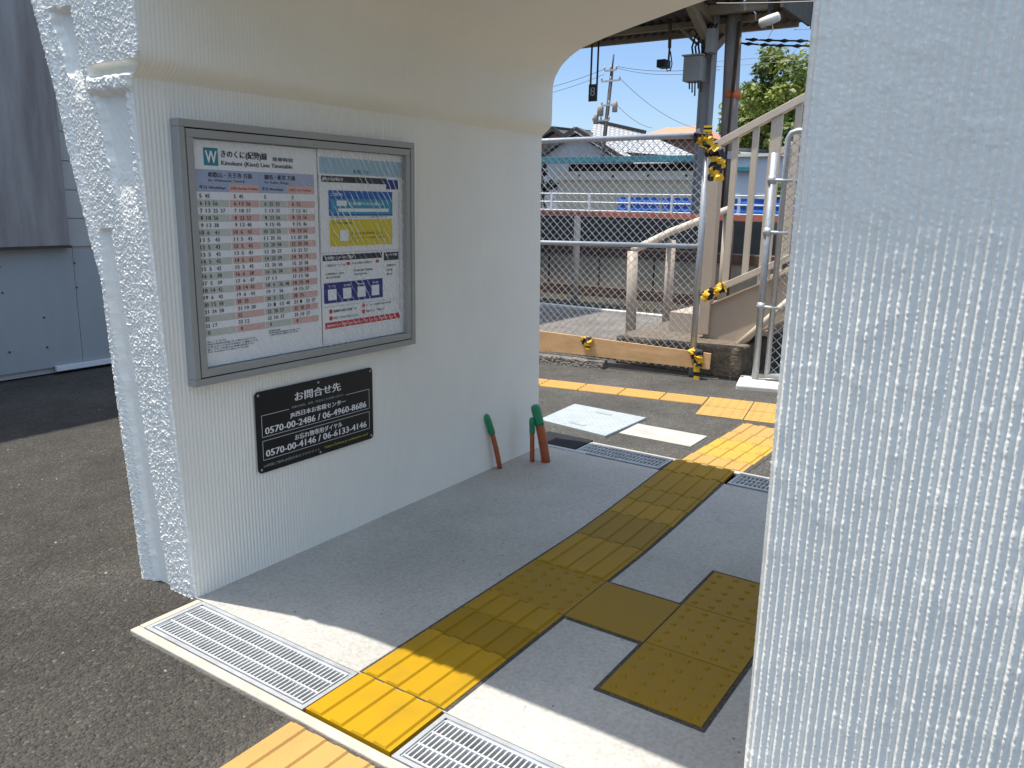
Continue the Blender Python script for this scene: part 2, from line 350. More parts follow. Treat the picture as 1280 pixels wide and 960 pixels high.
TAB = RNG.rand(8, 256, 256)
def vn(u, v, k=0):                       # value noise, smooth
    u = np.asarray(u, float); v = np.asarray(v, float)
    i = np.floor(u).astype(int); j = np.floor(v).astype(int); a = u - i; b = v - j
    a = a * a * (3 - 2 * a); b = b * b * (3 - 2 * b); T = TAB[k % 8]
    g = lambda p, q: T[p % 256, q % 256]
    return g(i, j) * (1 - a) * (1 - b) + g(i + 1, j) * a * (1 - b) + g(i, j + 1) * (1 - a) * b + g(i + 1, j + 1) * a * b
def lumps(u, v, s):                      # popcorn stucco height 0..1
    n1 = vn(u / s, v / s, 0); n2 = vn(u / s * 2.1 + 9, v / s * 2.1 + 4, 1); n3 = vn(u / s * .35, v / s * .35, 2)
    return np.clip((.6 * n1 + .4 * n2) * (.8 + .4 * n3), 0, 1)
def ss(a, b, x): t = np.clip((x - a) / (b - a + 1e-12), 0, 1); return t * t * (3 - 2 * t)
def yl(z): return 1.472 - .054 * z       # the front of the portal leans outward
def yr(z): return 3.600 - .030 * z

# ---------------------------------------------------------------- setting: ground
g = MB()
HX0, HX1, HY0, HY1 = -2.215, 0.0, 1.222, 3.90
for x0, x1, y0, y1 in ((-400, 400, -60, HY0), (-400, HX0, HY0, HY1), (HX1, 400, HY0, HY1)):
    g.add([(x0, y0, -.012), (x1, y0, -.012), (x1, y1, -.012), (x0, y1, -.012)], [(0, 1, 2, 3)])
gr_o = struct(g.build('ground', 'asphalt', base=(0, 0, 0)))
g = MB(); g.add([(-400, HY1, -.012), (400, HY1, -.012), (400, 9.05, -.012), (-400, 9.05, -.012)], [(0, 1, 2, 3)])
struct(g.build('yard', 'asphalt_yard', base=(0, 0, 0)))
g = MB(); g.add([(-400, 9.05, -.012), (400, 9.05, -.012), (400, 900, -.012), (-400, 900, -.012)], [(0, 1, 2, 3)])
struct(g.build('track_bed', 'ballast', base=(0, 0, 0)))
# passage floor slab, its kerb and the drain channels under the gratings
g = MB(); g.box(-2.30, 0.2, 1.470, 3.655, -.15, 0); struct(g.build('passage_floor', 'floor'))
g = MB()
g.box(-2.226, 0.0, 1.226, 1.2575, -.16, .001); g.box(-2.226, -2.200, 1.258, 1.466, -.16, .002)
g.box(HX0, 0, 3.868, 3.903, -.16, -.006)
struct(g.build('drain_kerb', 'kerbstone', bevel=.004))
g = MB(); g.box(-2.3, .1, 1.255, 1.47, -.30, -.20); g.box(-2.3, .1, 3.656, 3.89, -.30, -.20)
g.box(-2.21, .1, 1.4665, 1.4695, -.2, -.002); g.box(-2.3, .1, 3.8665, 3.8675, -.2, -.02)
struct(g.build('drain_channel', 'dark_pit'))

# tactile paving: raised bars or dots on 30 cm tiles, tiles of mixed yellow batches
def tile(mb, P, U, V, tone, kind, nb=4, z=.004):          # P corner, U across, V along (unit frames * size)
    P = Vector(P); U = Vector(U); V = Vector(V); lu = U.length; lv = V.length; u = U / lu; v = V / lv; Z = Vector((0, 0, 1)); e = .002
    q = lambda a, b, h: P + u * a + v * b + Z * h
    mb.hexa([q(e, e, -.01), q(lu - e, e, -.01), q(lu - e, lv - e, -.01), q(e, lv - e, -.01)],
            [q(e, e, z), q(lu - e, e, z), q(lu - e, lv - e, z), q(e, lv - e, z)], tone)
    if kind == 'bar':
        p = lu / nb
        for i in range(nb):
            c = (i + .5) * p; b0 = .023; b1 = .0185; g0 = .002
            mb.hexa([q(c - b0, g0, z), q(c + b0, g0, z), q(c + b0, lv - g0, z), q(c - b0, lv - g0, z)],
                    [q(c - b1, g0 + .003, z + .006), q(c + b1, g0 + .003, z + .006), q(c + b1, lv - g0 - .003, z + .006), q(c - b1, lv - g0 - .003, z + .006)], tone)
    elif kind == 'dot':
        k = 5; pu = lu / k; pv = lv / k
        for i in range(k):
            for j in range(k):
                cx = (i + .5) * pu; cy = (j + .5) * pv
                A = [(math.cos(t * math.pi / 4), math.sin(t * math.pi / 4)) for t in range(8)]
                mb.hexa([q(cx + .011 * a, cy + .011 * b, z) for a, b in A], [q(cx + .006 * a, cy + .006 * b, z + .005) for a, b in A], tone)
g = MB()
xa = lambda y: -1.484 + (-.055) * max(0, (y - 2.8)) / .9
xb = lambda y: -1.184 + (-.035) * max(0, (y - 2.8)) / .9
rows = [(1.264, 1.470, .95, 'bar'), (1.474, 1.77, .85, 'bar'), (1.77, 1.94, .1, 'bar'), (1.94, 2.09, .45, 'bar'), (2.09, 2.39, .25, 'dot'), (2.39, 2.70, .55, 'bar'),
        (2.70, 2.99, .12, 'bar'), (2.99, 3.18, .6, 'bar'), (3.18, 3.36, .3, 'bar'), (3.36, 3.655, .2, 'bar'), (3.66, 3.868, .42, 'bar')]
for y0, y1, tn, kd in rows:
    tile(g, (xa(y0), y0, 0), (xb(y0) - xa(y0), 0, 0), (xa(y1) - xa(y0), y1 - y0, 0), tn, kd)
tile(g, (-1.184, 2.09, 0), (.282, 0, 0), (0, .295, 0), .2, 'flat')
for i in range(3): tile(g, (-.90, 1.80 + .298 * i, 0), (.298, 0, 0), (0, .298, 0), [.3, .42, .34][i], 'dot')
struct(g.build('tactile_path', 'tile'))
g = MB()                                   # grey mortar bed showing round the indoor tiles
for y0, y1, tn, kd in rows[1:-1]:
    g.hexa([(xa(y0) - .009, y0, -.02), (xb(y0) + .012, y0, -.02), (xb(y1) + .012, y1, -.02), (xa(y1) - .012, y1, -.02)],
           [(xa(y0) - .009, y0, .0018), (xb(y0) + .009, y0, .0018), (xb(y1) + .009, y1, .0018), (xa(y1) - .009, y1, .0018)])
g.box(-1.171, -.913, 2.078, 2.397, -.02, .0016); g.box(-.912, -.59, 1.788, 2.706, -.02, .0014)
struct(g.build('mortar_bed', 'grout'))
g = MB()                                   # bleached orange tiles outside, in front of and behind the portal
tile(g, (-1.486, .926, -.012), (.30, 0, 0), (0, .294, 0), .15, 'bar'); tile(g, (-1.488, .62, -.012), (.30, 0, 0), (0, .298, 0), .3, 'bar')
tile(g, (-1.49, .32, -.012), (.30, 0, 0), (0, .298, 0), .1, 'bar')
ys = [3.905, 4.06, 4.24, 4.42, 4.60, 4.84]
for i in range(5):
    tile(g, (-1.535 + .02 * i * .3, ys[i], -.012), (.335, 0, 0), (0, ys[i + 1] - ys[i], 0), [.2, .8, .95, .3, .1][i], 'bar')
th = math.atan2(.55, 3.0)                  # the cross path runs a little askew
du = Vector((math.cos(th), math.sin(th), 0)); dv = Vector((-math.sin(th), math.cos(th), 0))
J = Vector((-1.84, 4.87, -.012))
for i in range(2):
    for j in range(2): tile(g, J + du * (.305 * i) + dv * (.27 * j), du * .302, dv * .267, .1 + .15 * ((i + j) % 2), 'dot')
for k in range(8): tile(g, J + du * (.61 + .30 * k) + dv * .27, du * .298, dv * .25, random.choice([.1, .2, .3]), 'dot' if k < 2 else 'flat')
for k in range(14):
    p = J + dv * .275 - du * (.30 * (k + 1)); mbV = du * .298
    tile(g, p, dv * .225, du * .298, random.choice([.1, .2, .35]), 'bar')
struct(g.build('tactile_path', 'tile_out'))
g = MB()
g.box(-1.515, -1.16, .2, 1.221, -.03, -.0095)
g.add([(-1.55, 3.905, -.0095), (-1.18, 3.905, -.0095), (-1.15, 4.86, -.0095), (-1.53, 4.86, -.0095)], [(0, 1, 2, 3)])
struct(g.build('mortar_bed', 'grout'))
g = MB(); g.box(-2.03, -1.585, 4.16, 4.42, -.1, -.006); g.box(-1.14, -.5, 4.15, 4.42, -.1, -.006)
struct(g.build('concrete_strip', 'strip'))
# worn concrete pavement behind the fence, its pale edge, the far platform
g = MB(); g.add([(-30, 6.12, .004), (30, 6.3, .004), (30, 8.85, .004), (-30, 8.85, .004)], [(0, 1, 2, 3)])
struct(g.build('pavement', 'platform'))
g = MB(); g.box(-30, 30, 8.87, 8.98, -.1, .03); struct(g.build('kerb', 'footing'))
g = MB(); g.box(-60, 30, 11.6, 15.4, -.1, 1.10); struct(g.build('platform', 'platform_shade'))  # dark colour stands for the shade under the platform edge

# ---------------------------------------------------------------- the white portal
por = thing('entrance_portal', (-1.3, 2.5, 0), 'white painted station passage with a vaulted ceiling, ribbed walls and rough stucco pier', 'building')
arc = [(-2.180, 1.700), (-2.178, 1.86), (-2.165, 1.905), (-2.13, 1.955), (-2.08, 1.995), (-2.02, 2.025), (-1.90, 2.058), (-1.75, 2.094), (-1.56, 2.136), (-1.40, 2.170), (-1.30, 2.183), (-1.2, 2.187)]
arcR = [(-2.62 - x, z) for x, z in arc[::-1][1:]]
prof = [(-2.240, -.01), (-2.240, 1.600), (-2.236, 1.632), (-2.205, 1.655), (-2.184, 1.674)] + arc
def resamp(p, n):
    p = np.array(p); d = np.r_[0, np.cumsum(np.linalg.norm(np.diff(p, axis=0), axis=1))]
    t = np.linspace(0, d[-1], n); return np.stack([np.interp(t, d, p[:, 0]), np.interp(t, d, p[:, 1])], 1)
def ribsheet(name, pr, n, m, ny=1000, amp=.0013, wob=.002):
    q = resamp(pr, n); t = np.gradient(q, axis=0); t /= np.linalg.norm(t, axis=1)[:, None]; nrm = np.stack([t[:, 1], -t[:, 0]], 1)
    s = np.linspace(0, 1, ny); P = np.zeros((n, ny, 3))
    for i, (x, z) in enumerate(q):
        y = yl(z) + (yr(z) - yl(z)) * s
        yy = y + .003 * vn(np.full_like(y, z * 3), y * 4, 3)
        rib = (.5 + .5 * np.cos(2 * np.pi * yy / .0140)) ** .9
        fade = (.75 + .5 * vn(y * 3, np.full_like(y, z * 2), 4)) * (1 - .5 * ss(2.3, 3.3, y))
        d = amp * rib * fade + wob * (vn(y * 5, np.full_like(y, z * 4 + x * 4), 5) + .5 * vn(y * 14, np.full_like(y, z * 11 + x * 9), 6))
        P[i, :, 0] = x + nrm[i, 0] * d; P[i, :, 1] = y; P[i, :, 2] = z + nrm[i, 1] * d
    return grid(name, P, m, por)
ribsheet('side_wall', prof[:3], 90, 'paint', amp=.0017)
ribsheet('vault', prof[2:] + arcR, 150, 'paint_smooth', amp=.0009)
# mass of the left wall and vault behind those skins
off = .004
outL = [(-2.505, -.03), (-2.50, .8), (-2.49, 1.06), (-2.57, 1.42), (-2.62, 1.75), (-2.66, 1.9), (-2.76, 2.15), (-2.70, 2.42), (-2.45, 2.56), (-1.2, 2.62), (-.38, 2.62)]
inn = [(-2.240 - off, -.03), (-2.240 - off, 1.60), (-2.238 - off, 1.635), (-2.2 - off, 1.662)] + [(x - off * .8, z + off) for x, z in arc] + [(x + off * .8, z + off) for x, z in arcR] + [(-.38, 1.70)]
ring = outL + inn[::-1]
g = MB(); n = len(ring)
g.add([(x, yl(z) + .055, z) for x, z in ring] + [(x, yr(z) - .001, z) for x, z in ring],
      [tuple(range(n)), tuple(range(n, 2 * n))[::-1]] + [((i + 1) % n, i, n + i, n + (i + 1) % n) for i in range(n)])
g.build('shell', 'paint', por)
# end of the left wall: lumpy stucco rims round smooth recessed panels
zz = np.linspace(-.03, 2.30, 1370); oz = [0, .72, 1.04, 1.154, 1.423, 1.612, 1.751, 1.843, 2.1, 2.3]
ox = [-2.532, -2.528, -2.520, -2.546, -2.599, -2.625, -2.653, -2.673, -2.76, -2.83]
xo = np.interp(zz, oz, ox) - .012; xi = np.where(zz < 1.645, -2.2385, np.interp(zz, [1.645, 1.70, 1.86, 2.3], [-2.222, -2.184, -2.178, -2.10]))
ns = 210; sg = np.linspace(0, 1, ns)
X = xo[:, None] + (xi - xo)[:, None] * sg[None]; Zg = np.repeat(zz[:, None], ns, 1)
def quadmask(x, z, z0, z1, l0, l1, r0, r1, e=.008, low=.01):
    t = np.clip((z - z0) / (z1 - z0), 0, 1); L = l0 + (l1 - l0) * t; R = r0 + (r1 - r0) * t
    return ss(-e, e, x - L) * ss(-e, e, R - x) * ss(-.01, low, z - z0) * ss(-e, e, z1 - z)
ed = .012 * (vn(X * 45, Zg * 45, 6) - .5)
A = quadmask(X + ed, Zg + ed, 1.57, 1.835, -2.528, -2.612, -2.482, -2.500, .008, .2)
B = quadmask(X + ed, Zg + ed, 1.20, 1.592, -2.372, -2.428, -2.292, -2.278, .008, .25)
Cm = quadmask(X + ed * .5, Zg, -.1, 1.20, -2.472, -2.508, -2.388, -2.447, .007)
G = quadmask(X + ed * .5, Zg + ed * .5, 1.645, 1.672, -2.445, -2.445, -2.0, -2.0, .006)
Lb = quadmask(X + ed, Zg + ed, 1.602, 1.642, -2.455, -2.455, -2.2, -2.2, .012)
V2 = quadmask(X, Zg, 1.68, 2.3, -2.40, -2.41, -2.375, -2.385, .02)
rec = np.clip(A + B + Cm * .8 + G, 0, 1)
sm = ss(.25, .9, vn(X * 9, Zg * 5, 7))       # some stretches were rubbed smoother
sm = np.maximum(sm * .6, ss(.03, .012, xi[:, None] - X) * (Zg < 1.6)); hgt = .0074 * lumps(X, Zg, .0054) * (1 - rec * .95) * (1 - .75 * sm) + .010 * Lb - .024 * A - .018 * B - .016 * Cm - .04 * G - .010 * V2 + .0015 * rec * vn(X * 60, Zg * 60, 3)
edge = np.minimum(sg, 1 - sg)[None] * (xi - xo)[:, None]
hgt = hgt - .010 * (1 - ss(0, .007, edge)) ** 2 + .010 * (1 - ss(.02, .05, X - xo[:, None])) * (1 - rec)
P = np.stack([X + .004 * (lumps(X + 3, Zg, .012) - .4) * (1 - ss(0, .02, edge)), yl(Zg) - hgt, Zg], -1)
side0 = P[:, :1].copy(); side0[..., 1] += .1; side1 = P[:, -1:].copy(); side1[..., 1] = np.maximum(side1[..., 1] + .03, 0); side1[..., 0] -= .004
grid('pier_face', np.concatenate([side0, P, side1], 1), 'paint', por)
g = MB(); oo = [(-2.533, -.03)] + [(x + .0, z) for x, z in zip(ox, oz)]      # outer flank of the wall
for (xa_, za_), (xb_, zb_) in zip(oo[:-1], oo[1:]):
    g.add([(xa_ + .004, yl(za_) + .02, za_), (xb_ + .004, yl(zb_) + .02, zb_), (xb_ + .004, yr(zb_), zb_), (xa_ + .004, yr(za_), za_)], [(0, 1, 2, 3)])
g.build('flank', 'paint', por)
# right wall: wide face with lumpy vertical ribs
nx = 470; nz_ = 1250; xs = np.linspace(-.398, .34, nx); zs = np.linspace(-.02, 2.42, nz_)
X, Zg = np.meshgrid(xs, zs)
Xw = X + .0035 * (vn(X * 6, Zg * 1.7, 2) - .5) * 2 + .006 * vn(X * 3.1, Zg * .3, 5) - .012 * (Zg - .2) / 1.44
ph = Xw / .0138; rib = .5 + .5 * np.cos(2 * np.pi * ph)
idr = np.floor(ph + .5); amp = .65 + .5 * TAB[3][np.mod(idr.astype(int), 256), 7]
lm = .6 * lumps((X + idr * .37) * .55, Zg + .35 * (X - idr * .0138) * 1.5, .0050) + .55 * lumps(X + 7, Zg + 3, .0036); sp = ss(.55, .8, vn(X * 26, Zg * 26, 6)) * lumps(X, Zg, .011)
hgt = .0056 * rib ** .75 * amp + .0023 * lm * (.35 + .65 * rib ** .4) + .0016 * sp + .004 * vn(X * 3, Zg * 3, 4)
e0 = ss(0, .016, X + .398); hgt = hgt - .014 * (1 - e0)
P = np.stack([X + .018 * (Zg - .2) / 1.44, yl(Zg) - hgt, Zg], -1)
s0 = P[:, :1].copy(); s0[..., 1] += .12; s0[..., 0] += .004
grid('end_wall', np.concatenate([s0, P], 1), 'paint', por)
xs2 = np.linspace(.34, 3.0, 1000); zs2 = np.linspace(0, 2.42, 60); X, Zg = np.meshgrid(xs2, zs2)
P = np.stack([X + .018 * (Zg - .2) / 1.44, yl(Zg) - .0045 * (.5 + .5 * np.cos(2 * np.pi * X / .0138)), Zg], -1)
grid('end_wall', P, 'paint', por)
g = MB(); z0, z1 = 0, 2.60
g.hexa([(-.384, yl(z0) + .03, z0), (3.0, yl(z0) + .03, z0), (3.0, yr(z0), z0), (-.384, yr(z0), z0)], [(-.384, yl(z1) + .03, z1), (3.0, yl(z1) + .03, z1), (3.0, yr(z1), z1), (-.384, yr(z1), z1)])
g.build('side_wall', 'paint', por)
g = MB(); g.box(-.95, 3.1, 1.240, 1.40, 2.43, 2.66); g.box(-.95, 3.1, 1.40, 3.6, 2.625, 2.66); g.build('roof_edge', 'paint', por, bevel=.01)

# ---------------------------------------------------------------- drains
def grating(label, x0, x1, y0, y1, nrail, pitch, sunny):
    t = thing('drain_grating', ((x0 + x1) / 2, (y0 + y1) / 2, -.03), label, 'drain grating', 'steel gratings over the drains')
    f = MB(); wd = .013
    f.box(x0, x1, y0, y0 + wd, -.03, .0015); f.box(x0, x1, y1 - wd, y1, -.03, .0015)
    f.box(x0, x0 + wd, y0 + wd, y1 - wd, -.03, .001); f.box(x1 - wd, x1, y0 + wd, y1 - wd, -.03, .001)
    f.build('frame', 'steel_matt', t)
    b = MB(); a0 = x0 + wd + .012; a1 = x1 - wd - .012; b0 = y0 + wd + .010; b1 = y1 - wd - .010
    n_ = int(round((a1 - a0) / pitch))
    for i in range(n_ + 1):
        x = a0 + (a1 - a0) * i / n_; b.box(x - .0022, x + .0022, b0, b1, -.024, -.0025)
    for k in range(nrail):
        y = b0 + (b1 - b0) * k / (nrail - 1); b.box(a0 - .006, a1 + .006, y - .003, y + .003, -.022, .0005)
    b.build('grate', 'grate', t)
    m_ = MB(); m_.box(x0 + wd, x0 + wd + .005, y0 + wd, y1 - wd, -.02, -.003); m_.box(x0 + wd, x1 - wd, y1 - wd - .005, y1 - wd, -.02, -.003); m_.box(x0 + wd, x1 - wd, y0 + wd, y0 + wd + .005, -.02, -.003)
    m_.build('lip', 'steel_matt', t)
grating('sunlit steel drain grating at the foot of the white stucco pier', -2.198, -1.490, 1.260, 1.466, 4, .0148, 1)
grating('steel drain grating cut by the bottom edge of the photo', -1.176, -.20, 1.260, 1.466, 4, .0148, 1)
grating('shaded steel drain grating between the black drain plate and the yellow path', -2.055, -1.56, 3.672, 3.866, 4, .021, 0)
grating('shaded steel drain grating beside the ribbed white wall, far end of the passage', -1.20, -.40, 3.672, 3.866, 4, .021, 0)
g = MB(); g.box(-2.36, -2.062, 3.69, 3.905, -.03, .004)
tag(g.build('drain_plate', 'rubber', bevel=.003), 'black plate over the drain beside the steel grating', 'drain plate')
g = MB(); g.box(-2.27, -1.98, 3.658, 3.687, -.03, .003)
tag(g.build('threshold_strip', 'steel_matt', bevel=.002), 'narrow grey strip along the front of the black drain plate', 'strip')

# ---------------------------------------------------------------- lettering
def text(body, y, z, h, wdt=None, m='black_ink', parent=None, xo=-2.21, bold=0, name='lettering', align='L', lines=None):
    cu = bpy.data.curves.new('txt', 'FONT'); cu.body = body; cu.offset = 0; cu.resolution_u = 2
    if lines: cu.space_line = lines
    ob = bpy.data.objects.new('txt', cu); C.objects.link(ob)
    dg = bpy.context.evaluated_depsgraph_get(); me = bpy.data.meshes.new_from_object(ob.evaluated_get(dg))
    bpy.data.objects.remove(ob)
    nv = len(me.vertices)
    if nv == 0: return None
    co = np.zeros(nv * 3); me.vertices.foreach_get('co', co); co = co.reshape(-1, 3)
    a, b = co.min(0), co.max(0); sz = b - a
    sy = h / max(sz[1], 1e-6); sx = wdt / max(sz[0], 1e-6) if wdt else sy
    q = (co - a) * [sx, sy, 0]
    if align == 'C': q[:, 0] -= sz[0] * sx / 2
    if align == 'R': q[:, 0] -= sz[0] * sx
    o = np.array(WL[parent.name])
    out = np.stack([np.full(nv, xo), y + q[:, 0], z + q[:, 1]], 1) - o
    k = len(lines_ := body.split('\n')); dd = h * (.022 + bold * 1.5)
    fs = [tuple(p.vertices) for p in me.polygons]; bpy.data.meshes.remove(me); me = bpy.data.meshes.new(name)
    vs_, ff = [], []
    for i, sft in enumerate((0, -dd, dd)):
        vs_ += [tuple(c + np.array([.00004 * i, sft, sft * .15])) for c in out]; ff += [tuple(v + i * nv for v in f) for f in fs]
    me.from_pydata(vs_, [], ff); me.update()
    me.materials.append(M[m])
    ob = bpy.data.objects.new(name, me); C.objects.link(ob); ob.parent = parent; WL[ob.name] = WL[parent.name]
    return ob
def merge(obs, name):                      # one lettering mesh per ink
    obs = [o for o in obs if o]; bm = bmesh.new()
    for o in obs: bm.from_mesh(o.data)
    me = bpy.data.meshes.new(name); bm.to_mesh(me); bm.free(); me.materials.append(obs[0].data.materials[0])
    k = bpy.data.objects.new(name, me); par = obs[0].parent; C.objects.link(k); k.parent = par; WL[k.name] = WL[par.name]
    for o in obs: bpy.data.objects.remove(o)
    k.name = name; return k
def plate(mb, y0, y1, z0, z1, x, t=.0006, tone=None): mb.box(x, x + t, y0, y1, z0, z1, tone)

# ---------------------------------------------------------------- notice case
W0 = -2.236
case = thing('notice_case', (W0, 2.02, .717), 'grey aluminium notice case with posters under clear film, on the white wall', 'notice case')
XF = -2.196
y0, y1, z0, z1 = 1.492, 2.542, .722, 1.530
s_ = .0215; f = MB()
def frame(mb, a, b, c, d, wd, x0, x1):
    mb.box(x0, x1, a, b, c, c + wd); mb.box(x0, x1, a, b, d - wd, d); mb.box(x0, x1, a, a + wd, c + wd, d - wd); mb.box(x0, x1, b - wd, b, c + wd, d - wd)
frame(f, y0, y1, z0, z1, .0225, W0, XF); f.build('frame', 'alu', case, bevel=.0025)
f = MB(); frame(f, y0 + .0225, y1 - .0225, z0 + .0225, z1 - .0225, .0045, W0 + .004, XF - .007); f.build('door_gap', 'alu_dark', case)
f = MB(); frame(f, y0 + .0265, y1 - .0265, z0 + .0265, z1 - .0265, .0235, W0 + .006, XF - .001); door = f.build('door_frame', 'alu', case, bevel=.0015)
f = MB(); f.box(W0, W0 + .004, y0 + .02, y1 - .02, z0 + .02, z1 - .02); f.build('back_panel', 'paper', case)
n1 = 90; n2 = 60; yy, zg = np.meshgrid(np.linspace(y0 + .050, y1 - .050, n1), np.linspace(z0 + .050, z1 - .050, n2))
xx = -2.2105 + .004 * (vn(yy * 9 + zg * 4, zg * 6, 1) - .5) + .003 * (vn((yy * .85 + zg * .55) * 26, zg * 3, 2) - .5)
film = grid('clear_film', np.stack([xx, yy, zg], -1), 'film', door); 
f = MB(); f.tube([(XF - .001, 1.94, z0 + .012), (XF + .004, 1.94, z0 + .012)], .0055, 12); f.build('lock', 'steel', door)
XP = -2.2205
tp = thing('timetable_poster', (XP, 1.79, .775), 'train timetable poster with striped hour columns in the left half of the case', 'poster')
f = MB(); plate(f, 1.541, 2.046, .775, 1.476, XP); sheet = f.build('sheet', 'paper', tp)
M['teal_ink'] = flat('teal_ink', (.01, .22, .28)); M['lilac'] = flat('lilac_band', (.36, .42, .58)); M['pink'] = flat('pink_band', (.66, .43, .38)); M['sage'] = flat('sage_band', (.53, .54, .48))
f = MB(); plate(f, 1.589, 1.641, 1.401, 1.454, XP + .0006); f.build('line_symbol', 'teal_ink', tp)
f = MB(); plate(f, 1.545, 2.030, 1.322, 1.389, XP + .0006); f.build('header_band', 'lilac', tp)
for a, b in ((1.675, 1.790), (1.909, 2.030)):
    f = MB(); plate(f, a, b, 1.3225, 1.347, XP + .0009); f.build('header_band', 'pink', sheet)
RP = .0224; R0 = 1.3205
for r in range(1, 20, 2):
    for a, b, k in ((1.675, 1.790, 'pink'), (1.909, 2.030, 'pink'), (1.547, 1.672, 'sage'), (1.793, 1.906, 'sage')):
        f = MB(); plate(f, a, b, R0 - RP * (r + 1), R0 - RP * r, XP + .0006); f.build('row_band', k, sheet)
L = []; XT = XP + .0019
L.append(text('きのくに(紀勢)線', 1.652, 1.424, .026, .177, parent=tp, xo=XT, bold=.012))
L.append(text('発車時刻', 1.851, 1.4255, .0135, .086, parent=tp, xo=XT, bold=.012))
L.append(text('Kinokuni (Kisei) Line Timetable', 1.651, 1.4005, .0175, .284, parent=tp, xo=XT, bold=.006))
L.append(text('和歌山・天王寺 方面', 1.600, 1.366, .016, .165, parent=tp, xo=XT, bold=.01))
L.append(text('for Wakayama, Tennoji', 1.600, 1.351, .010, .135, parent=tp, xo=XT))
L.append(text('御坊・新宮 方面', 1.815, 1.366, .016, .130, parent=tp, xo=XT, bold=.01))
L.append(text('for Gobo, Shingu', 1.815, 1.351, .010, .100, parent=tp, xo=XT))
L.append(text('平日 Weekdays', 1.567, 1.3285, .0115, .095, parent=tp, xo=XT, bold=.008))
L.append(text('平日 Weekdays', 1.803, 1.3285, .0115, .088, parent=tp, xo=XT, bold=.008))
hours = [5, 6, 7, 8, 9, 10, 11, 12, 13, 14, 15, 16, 17, 18, 19, 20, 21, 22, 23, 0]
cols = [(1.555, ['45', '13 56', '13 25 57', '18 56', '13 38', '6 41', '5 43', '5 43', '5 43', '5 42', '5 42', '6 38', '5 39', '14 42', '6 42', '15 58', '24 58', '', '17', '']),
        (1.680, ['45', '13 56', '18 57', '23 52', '13 48', '6 43', '5 43', '5 43', '5 43', '5 42', '5 45', '6 38', '6 47', '14 43', '6 43', '25', '19 58', '', '12', '']),
        (1.800, ['', '25 55', '13 35', '23 56', '15 45', '25 55', '20 56', '20 58', '20 57', '25 59', '20 58', '26 58', '11', '4 26 48', '7 56', '3 32', '1 15 40', '20 57', '10 57', '']),
        (1.917, ['', '23', '13 41', '23 56', '15 46', '23 56', '20 58', '20 58', '23 57', '20 59', '20 58', '20 58', '15 58', '10 48', '15 57', '25', '1 23 57', '20 57', '10 57', ''])]
for cx, mins in cols:
    for r, mn in enumerate(mins):
        zt = R0 - RP * (r + 1) + .0055
        hh = str(hours[r]); L.append(text(hh, cx + .018, zt, .0120, .0075 * len(hh), parent=tp, xo=XT, bold=.012, align='R'))
        for k, q in enumerate(mn.split()): L.append(text(q, cx + .030 + .027 * k, zt, .0120, .0082 * len(q), parent=tp, xo=XT, bold=.004))
for i in range(5): L.append(text(['おことわり', '列車の時刻は変更になる場合があります。', '土休日ダイヤは年末年始にも運転します。', '車いすをご利用のお客様は係員まで。', 'This timetable is subject to change.'][i], 1.560, .852 - .0085 * i, .0060, [.07, .19, .2, .18, .16][i], parent=tp, xo=XT))
for i in range(3): L.append(text(['快速列車', '特急列車は特急券が必要です。', '一部の列車は運転日に注意。'][i], 1.804, .859 - .0075 * i, .0056, [.05, .14, .13][i], parent=tp, xo=XT))
merge(L, 'lettering')
text('W', 1.595, 1.409, .036, .040, 'white_ink', tp, XT, .004)
M['red_ink'] = flat('red_ink', (.50, .06, .03)); M['blue_ink'] = flat('blue_ink', (.01, .12, .42)); M['sky_ink'] = flat('sky_ink', (.33, .50, .60)); M['yellow_panel'] = flat('yellow_panel', (.66, .54, .02)); M['navy_ink'] = flat('navy_ink', (.012, .02, .20)); M['cyan_ink'] = flat('cyan_ink', (.03, .30, .45)); M['red_panel'] = flat('red_panel', (.56, .03, .035))
merge([text('土休日 Saturdays & Holidays', 1.679, 1.3285, .0115, .107, 'red_ink', tp, XT, .008), text('土休日 Sat & Holidays', 1.915, 1.3285, .0115, .1, 'red_ink', tp, XT, .008)], 'lettering')
npo = thing('notice_poster', (XP, 2.28, .775), 'notice poster with blue, yellow and red panels in the right half of the case', 'poster')
f = MB(); plate(f, 2.050, 2.498, .775, 1.478, XP); f.build('sheet', 'paper', npo)
X1 = XP + .0007; X2 = XP + .0014; X3 = XP + .0021
def panel(nm, m, a, b, c, d, x=X1, par=None):
    f = MB(); plate(f, a, b, c, d, x); return f.build(nm, m, par or npo)
panel('title_band', 'sky_ink', 2.058, 2.490, 1.395, 1.452); panel('heading_bar', 'black_ink', 2.064, 2.400, 1.366, 1.388); panel('emblem_panel', 'navy_ink', 2.400, 2.468, 1.348, 1.384)
pp = panel('blue_panel', 'blue_ink', 2.097, 2.433, 1.247, 1.338); panel('inset', 'cyan_ink', 2.106, 2.428, 1.254, 1.308, X2, pp); panel('inset', 'paper', 2.142, 2.41, 1.262, 1.274, X3, pp); panel('inset', 'paper', 2.135, 2.185, 1.283, 1.302, X3, pp)
pp = panel('yellow_panel', 'yellow_panel', 2.098, 2.431, 1.137, 1.235); panel('inset', 'paper', 2.148, 2.192, 1.156, 1.196, X2, pp)
panel('heading_bar', 'black_ink', 2.060, 2.371, 1.086, 1.107); panel('heading_bar', 'black_ink', 2.381, 2.466, 1.074, 1.106)
pp = panel('navy_panel', 'navy_ink', 2.061, 2.371, .931, 1.006)
for k in range(4): panel('inset', 'paper', 2.080 + .076 * k, 2.122 + .076 * k, .942, .982, X2, pp)
panel('red_panel', 'red_panel', 2.062, 2.469, .837, .860)
f = MB()
